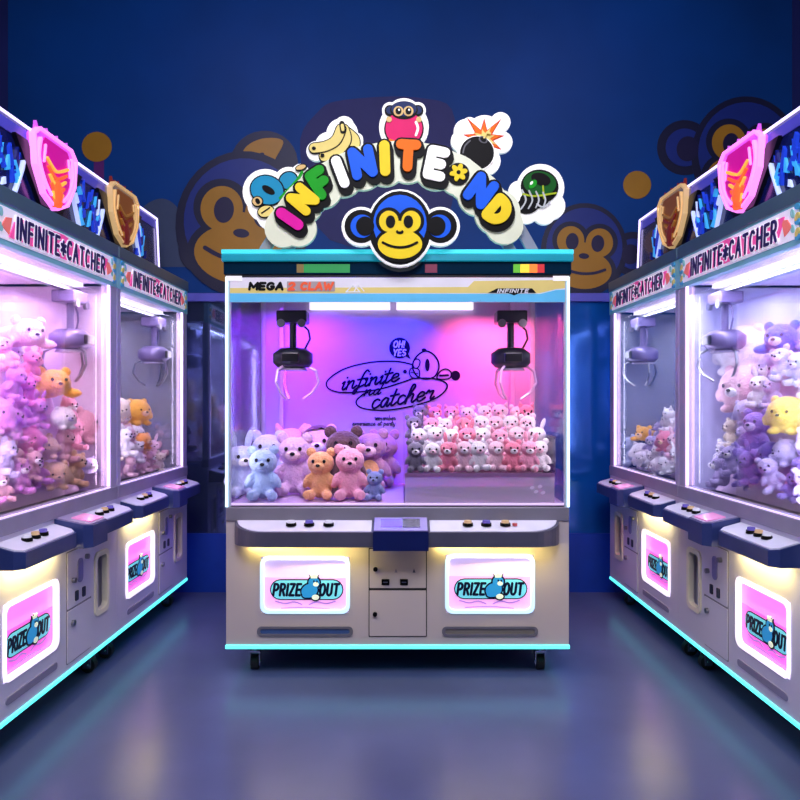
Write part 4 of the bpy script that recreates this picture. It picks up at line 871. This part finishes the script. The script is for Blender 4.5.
heap(MR1, XF3, 'near right machine', 'plush toys heaped in the near right machine', lambda a, y: min(.62, max(0, (y-.10)*4.2))*(1-.55*max(0, (a-.7)/.4)), pal_r1, [
    ('round bear', 'white', 'white', 744, 350, .30, .30, .6, .05, 'largest white round plush on top of the heap, near right machine'),
    ('round bear', 'pale pink', 'white', 746, 388, .26, .27, .5, .1, 'large pale pink round plush under the white one, near right machine'),
    ('round bear', 'lemon yellow', 'lemon yellow', 788, 415, .16, .19, .6, 0, 'lemon yellow round plush above the purple toys, near right machine'),
    ('lying bear', 'royal blue', 'ice blue', 788, 338, .30, .24, .6, .1, 'royal blue plush lying high on the heap, near right machine'),
    ('bear', 'purple', 'lilac', 757, 434, .14, .22, .5, .0, 'biggest purple plush bear left of the yellow one, near right machine')], 9000, .15, 95)
heap(MR2, XF4, 'far right machine', 'plush toys heaped in the far right machine', lambda a, y: min(.40, max(0, (y-.10)*3.0))*(1-.62*min(1, max(0, (a-.35)/.75))), lambda px, py, r: r.choice(['white', 'lilac', 'pale pink', 'white']), [
    ('lying bear', 'golden yellow', 'peach', 647, 434, .22, .18, .6, 0, 'golden yellow plush lying on top of the heap, far right machine'),
    ('round bear', 'coral pink', 'peach', 667, 441, .16, .15, .5, 0, 'coral pink round plush right of the golden one, far right machine'),
    ('bear', 'ice blue', 'ice blue', 628, 456, .13, .22, .5, 0, 'ice blue sitting plush bear beside the lit far post, far right machine'),
    ('round bear', 'white', 'white', 671, 421, .28, .14, .5, 0, 'white round plush above the coral pink one, far right machine')], 5000, .14, 55)
# ------------------------------------------------------------------ long lit marquees on the two rows
def marquee(seam, d, rz, mir, side):
    o = tag(empty('marquee_sign', seam+Vector((0, 0, 2.172)), rz), 'long neon-edged board with glowing shields on top of the %s row of machines' % side, 'sign')
    # local x: toward the far end = mir; board set back 0.3 from the fronts
    X = lambda a: mir*a; Yb_ = .20
    zt_ = .40; zq = lambda z: .10+z*.79
    P = lambda pts: [(X(a), zq(z)) for a, z in pts]
    def shape(name, pts, y0, y1, m, par=o, lab=None):
        b = B(); b.prism(P(pts), Yb_+y0, Yb_+y1); q = b.build(name, m, par)
        if lab: q['label'] = lab
        return q
    bd = shape('board', [(-1.6, -.125), (1.17, -.125), (1.12, zt_), (-1.6, zt_)], 0, .05, mat('marquee_navy', (18, 26, 96), .2, coat=.4))
    b = B(); b.tube([(X(-1.6), Yb_-.01, zq(zt_)), (X(1.115), Yb_-.01, zq(zt_)), (X(1.165), Yb_-.01, .0)], .0065, n=8); b.build('neon_tube', mat('neon_violet_white', (235, 225, 255), .3, es=2.0, ecol=(205, 190, 255)), o)
    b = B(); b.prism(P([(-1.6, zt_-.085), (1.11, zt_-.085), (1.11, zt_-.02), (-1.6, zt_-.02)]), Yb_-.006, Yb_); b.build('top_band', mat('band_violet', (84, 80, 200), .3, es=.18), o)
    dark = mat('beam_black', (14, 12, 22), .3); 
    cy = mat('shard_cyan', (70, 180, 235), .2, es=.5, ecol=(50, 160, 240)); cb = mat('shard_blue', (35, 70, 205), .2, es=.35, ecol=(25, 60, 210)); cw = mat('shard_white', (205, 215, 255), .2, es=.7, ecol=(180, 200, 255))
    sh = [(-.32, 0), (.50, 1), (-1.14, 1)]
    for c, kind in sh:
        w = .20
        for s in (-1, 1):
            shape('beam', [(c+s*(w+.015), zt_-.08), (c+s*(w+.115), zt_-.08), (c+s*.10, -.0), (c+s*.01, -.0)], -.022, 0, dark)
            rs = random.Random(int((c+s*.3)*1000)); b = B()
            for k in range(12):     # thin crystal slivers filling the triangle between the beams
                q = c+s*rs.uniform(w+.05, w+.22); h_ = .37-abs(abs(q-c)-.41)*1.2; z_ = rs.uniform(.0, .2); l_ = rs.uniform(.05, .15); t_ = rs.uniform(-.03, .03); ww = rs.uniform(.006, .018)
                if z_+l_ > h_+.1: continue
                b.prism(P([(q-ww, z_), (q+ww, z_+.015), (q+t_+ww*.3, z_+l_), (q+t_-ww*.6, z_+l_*.8)]), Yb_-.012-.001*(k % 3), Yb_, (1, 1, 0, 3, 1, 0, 2)[k % 7])
            b.build('crystal_pattern', [cy, cb, cw, mat('shard_deep', (20, 30, 120), .2, es=.1)], o)
            b = B(); b.stroke(P([(c+s*.30, .0), (c+s*.245, .14), (c+s*.215, .26)]), .0045, Yb_-.02, Yb_); b.build('shard_edge', cw, o)
        rim = mat('shield_rim_pink', (255, 150, 240), .25, es=1.3, ecol=(250, 130, 245)) if kind == 0 else mat('shield_rim_gold', (235, 200, 140), .25, .4, es=.5, ecol=(235, 190, 130))
        face = mat('shield_magenta', (205, 20, 150), .3, es=.5, ecol=(215, 15, 150)) if kind == 0 else mat('shield_amber', (140, 84, 40), .3, .3, es=.2, ecol=(170, 90, 30))
        glow = mat('shield_flame', (255, 110, 50), .3, es=.9, ecol=(255, 85, 40)) if kind == 0 else mat('shield_rust', (120, 40, 36), .3, es=.2, ecol=(150, 40, 36))
        wing = mat('shield_wing_violet', (200, 90, 220), .3, es=.6, ecol=(205, 90, 230)) if kind == 0 else mat('shield_wing_bronze', (170, 150, 140), .25, .6, es=.2)
        top = zt_+.02
        out = [(c-w, top-.05), (c-w+.05, top+.0), (c+w-.05, top+.0), (c+w, top-.05), (c+w*.92, .2), (c+w*.55, .06), (c, -.0), (c-w*.55, .06), (c-w*.92, .2)]
        shd = shape('shield', out, -.035, 0, wing, o, ('magenta' if kind == 0 else 'gold and brown')+' shield')
        inn = [(c+(a-c)*.7, .015+(z-.015)*.92) for a, z in out]; b = B(); b.prism(P(inn), Yb_-.045, Yb_-.03); b.build('shield_face', face, shd)
        b = B(); b.stroke(P(out+[out[0]]), .0055, Yb_-.05, Yb_-.02); b.build('shield_rim', rim, shd)
        b = B()
        for k in range(6):
            b.stroke(P(spline([(c-.10+.014*k, .27-.045*k), (c-.03, .225-.042*k), (c+.02, .235-.042*k), (c+.10-.014*k, .28-.045*k)], 4)), .0065, Yb_-.055, Yb_-.04, k % 2)
        b.ball((X(c), Yb_-.045, zq(.10)), (.05, .02, .07), 1)
        b.build('shield_flame', [mat('flame_yellow', (255, 190, 70), .3, es=.9, ecol=(255, 165, 60)) if kind == 0 else mat('rust_gold', (190, 130, 60), .3, .4, es=.2), glow], shd)
        for s in (-1, 1):
            b = B()
            b.stroke(P(spline([(c+s*.15, .36), (c+s*.165, .25), (c+s*.12, .14), (c+s*.06, .07)], 4)), .007, Yb_-.052, Yb_-.03); b.stroke(P([(c+s*.11, .34), (c+s*.125, .24)]), .005, Yb_-.052, Yb_-.03)
            b.build('shield_scroll', rim, shd)
        b = B()
        for k in range(-3, 4): b.prism(P([(c+k*.045-.018, top-.005), (c+k*.045+.018, top-.005), (c+k*.045+.004*k, top+.035+.012*(k % 2))]), Yb_-.025, Yb_-.01)
        b.build('shield_spikes', wing if kind == 0 else glow, shd)
    return o
marquee(sl, dl, ang_l, 1, 'left'); marquee(sr, dr, ang_r, -1, 'right')
# ------------------------------------------------------------------ labels for the toys that have none yet
bpy.context.view_layer.update()
def proj(o):
    p = o.matrix_world.translation; return (400+F*p.x/p.y, 400-F*(p.z+.05-H)/p.y)
ORD = ['first', 'second', 'third', 'fourth', 'fifth', 'sixth', 'seventh', 'eighth', 'ninth', 'tenth', 'eleventh', 'twelfth', 'thirteenth', 'fourteenth', 'fifteenth', 'sixteenth', 'seventeenth', 'eighteenth', 'nineteenth', 'twentieth']
places = {}
for r, kind, col, where, lab in TOYS:
    if not lab: places.setdefault((where, col, kind), []).append(r)
for (where, col, kind), lst in places.items():
    lst.sort(key=lambda o: proj(o)[0])
    wh = {'centre right': 'on the clear shelf, centre machine', 'centre left': 'in the centre machine'}.get(where, 'in the '+where)
    kn = {'bear': 'plush bear', 'rabbit': 'plush rabbit', 'cat': 'plush cat', 'round bear': 'ball-shaped plush', 'lying bear': 'lying plush'}[kind]
    n = len(lst)
    for i, o in enumerate(lst):
        if n == 1: o['label'] = 'only small %s %s %s' % (col, kn, wh)
        else: o['label'] = '%s %s %s, %s from left of its kind' % (col, kn, wh, ORD[min(i, 19)])
# ------------------------------------------------------------------ lights
def area(name, loc, size, energy, col, target=None, sy=None, spread=None):
    l = bpy.data.lights.new(name, 'AREA'); l.energy = energy; l.color = lin(col)[:3]; l.size = size
    if sy: l.shape = 'RECTANGLE'; l.size_y = sy
    if spread: l.spread = math.radians(spread)
    o = bpy.data.objects.new(name, l); C.objects.link(o); o.location = loc
    t = Vector(target) if target else Vector(loc)-Vector((0, 0, 1))
    o.rotation_euler = (t-Vector(loc)).to_track_quat('-Z', 'Y').to_euler()
    return o
zi = ztop-.02
area('ceiling_lamp_front', (0, 1.0, 4.1), 2.2, 215, (244, 240, 255), (0, 3.2, .6))
area('ceiling_lamp_back', (-1.2, 3.9, 4.2), .8, 9, (190, 190, 255), (-1.2, 5.1, 2.4)); area('ceiling_lamp_back', (1.2, 3.9, 4.2), .8, 9, (190, 190, 255), (1.2, 5.1, 2.4))
area('case_lamp_violet', (-.60, CD+.66, zi), .42, 8, (150, 45, 255), (-.60, CD+.9, 1.25), .06, 125)
area('case_lamp_blue', (-.12, CD+.66, zi), .45, 10, (36, 36, 255), (-.12, CD+.9, 1.25), .06, 110)
area('case_lamp_pink', (.58, CD+.68, zi), .48, 8, (255, 88, 145), (.60, CD+.9, 1.25), .06, 110)
area('case_lamp_front', (0, CD+.07, zi-.03), 1.5, 5, (250, 236, 255), (0, CD+.24, .8), .05, 90)
area('claw_lamp', ((293-400)/SC*1.13, CD+.45, 1.5), .08, .8, (255, 40, 210), ((293-400)/SC*1.13, CD+.8, 1.05))
for sx in (-1, 1):
    q = area('corner_lamp', (sx*.80, CD+.05, 1.40), .03, .9, (245, 235, 255) if sx < 0 else (255, 225, 240), (sx*.2, CD+.45, 1.1), .9)
    d_ = Vector((-sx*.65, .75, 0)).normalized(); q.rotation_euler = Matrix((Vector((0, 0, 1)).cross(-d_), Vector((0, 0, 1)), -d_)).transposed().to_euler()
for m_, sg_, e, col in ((ML1, 1, 15, (252, 216, 250)), (ML2, 1, 11, (235, 222, 255)), (MR1, -1, 15, (226, 224, 255)), (MR2, -1, 11, (220, 224, 255))):
    R_ = m_.matrix_world.to_3x3()
    for yy, k in ((.07, .6), (.5, .6)):
        q = area('case_lamp', m_.matrix_world @ Vector((0, yy, 1.925)), .95, e*k, col, None, .05)
        q.rotation_euler = (R_ @ Matrix.Rotation(math.radians(16), 3, 'X')).to_euler()
    for sx in (-1, 1):
        d_ = R_ @ Vector((-sx*.6, .8, 0)).normalized()
        q = area('corner_lamp', m_.matrix_world @ Vector((sx*.47, .05, 1.42)), .03, e*(.42 if sx*sg_ < 0 else .10), col, None, .95)
        q.rotation_euler = Matrix((Vector((0, 0, 1)).cross(-d_), Vector((0, 0, 1)), -d_)).transposed().to_euler()
    q = area('tray_lamp', m_.matrix_world @ Vector((-.27*sg_, -.055, .74)), .40, 1.6, (255, 230, 140), None, .02)
    q.rotation_euler = (R_ @ Matrix.Rotation(math.radians(28), 3, 'X')).to_euler()
for x in (-.46, .46):
    q = area('tray_lamp', (x-.01, CD-.06, .66), .55, 1.5, (255, 230, 130), (x, CD, .5), .02)
# ------------------------------------------------------------------ world, camera, view
w = bpy.data.worlds.new('room'); bpy.context.scene.world = w; w.use_nodes = True
w.node_tree.nodes['Background'].inputs[0].default_value = (.12, .14, .35, 1); w.node_tree.nodes['Background'].inputs[1].default_value = .25
cam = bpy.data.cameras.new('camera'); co = bpy.data.objects.new('camera', cam); C.objects.link(co)
co.location = (0, 0, H); co.rotation_euler = (PI/2, 0, 0); cam.sensor_width = 36; cam.lens = 36*F/800; cam.clip_start = .05
bpy.context.scene.camera = co
vs = bpy.context.scene.view_settings
vs.view_transform = 'Standard'; vs.look = 'None'; vs.gamma = 1; vs.use_curve_mapping = False; vs.exposure = .0
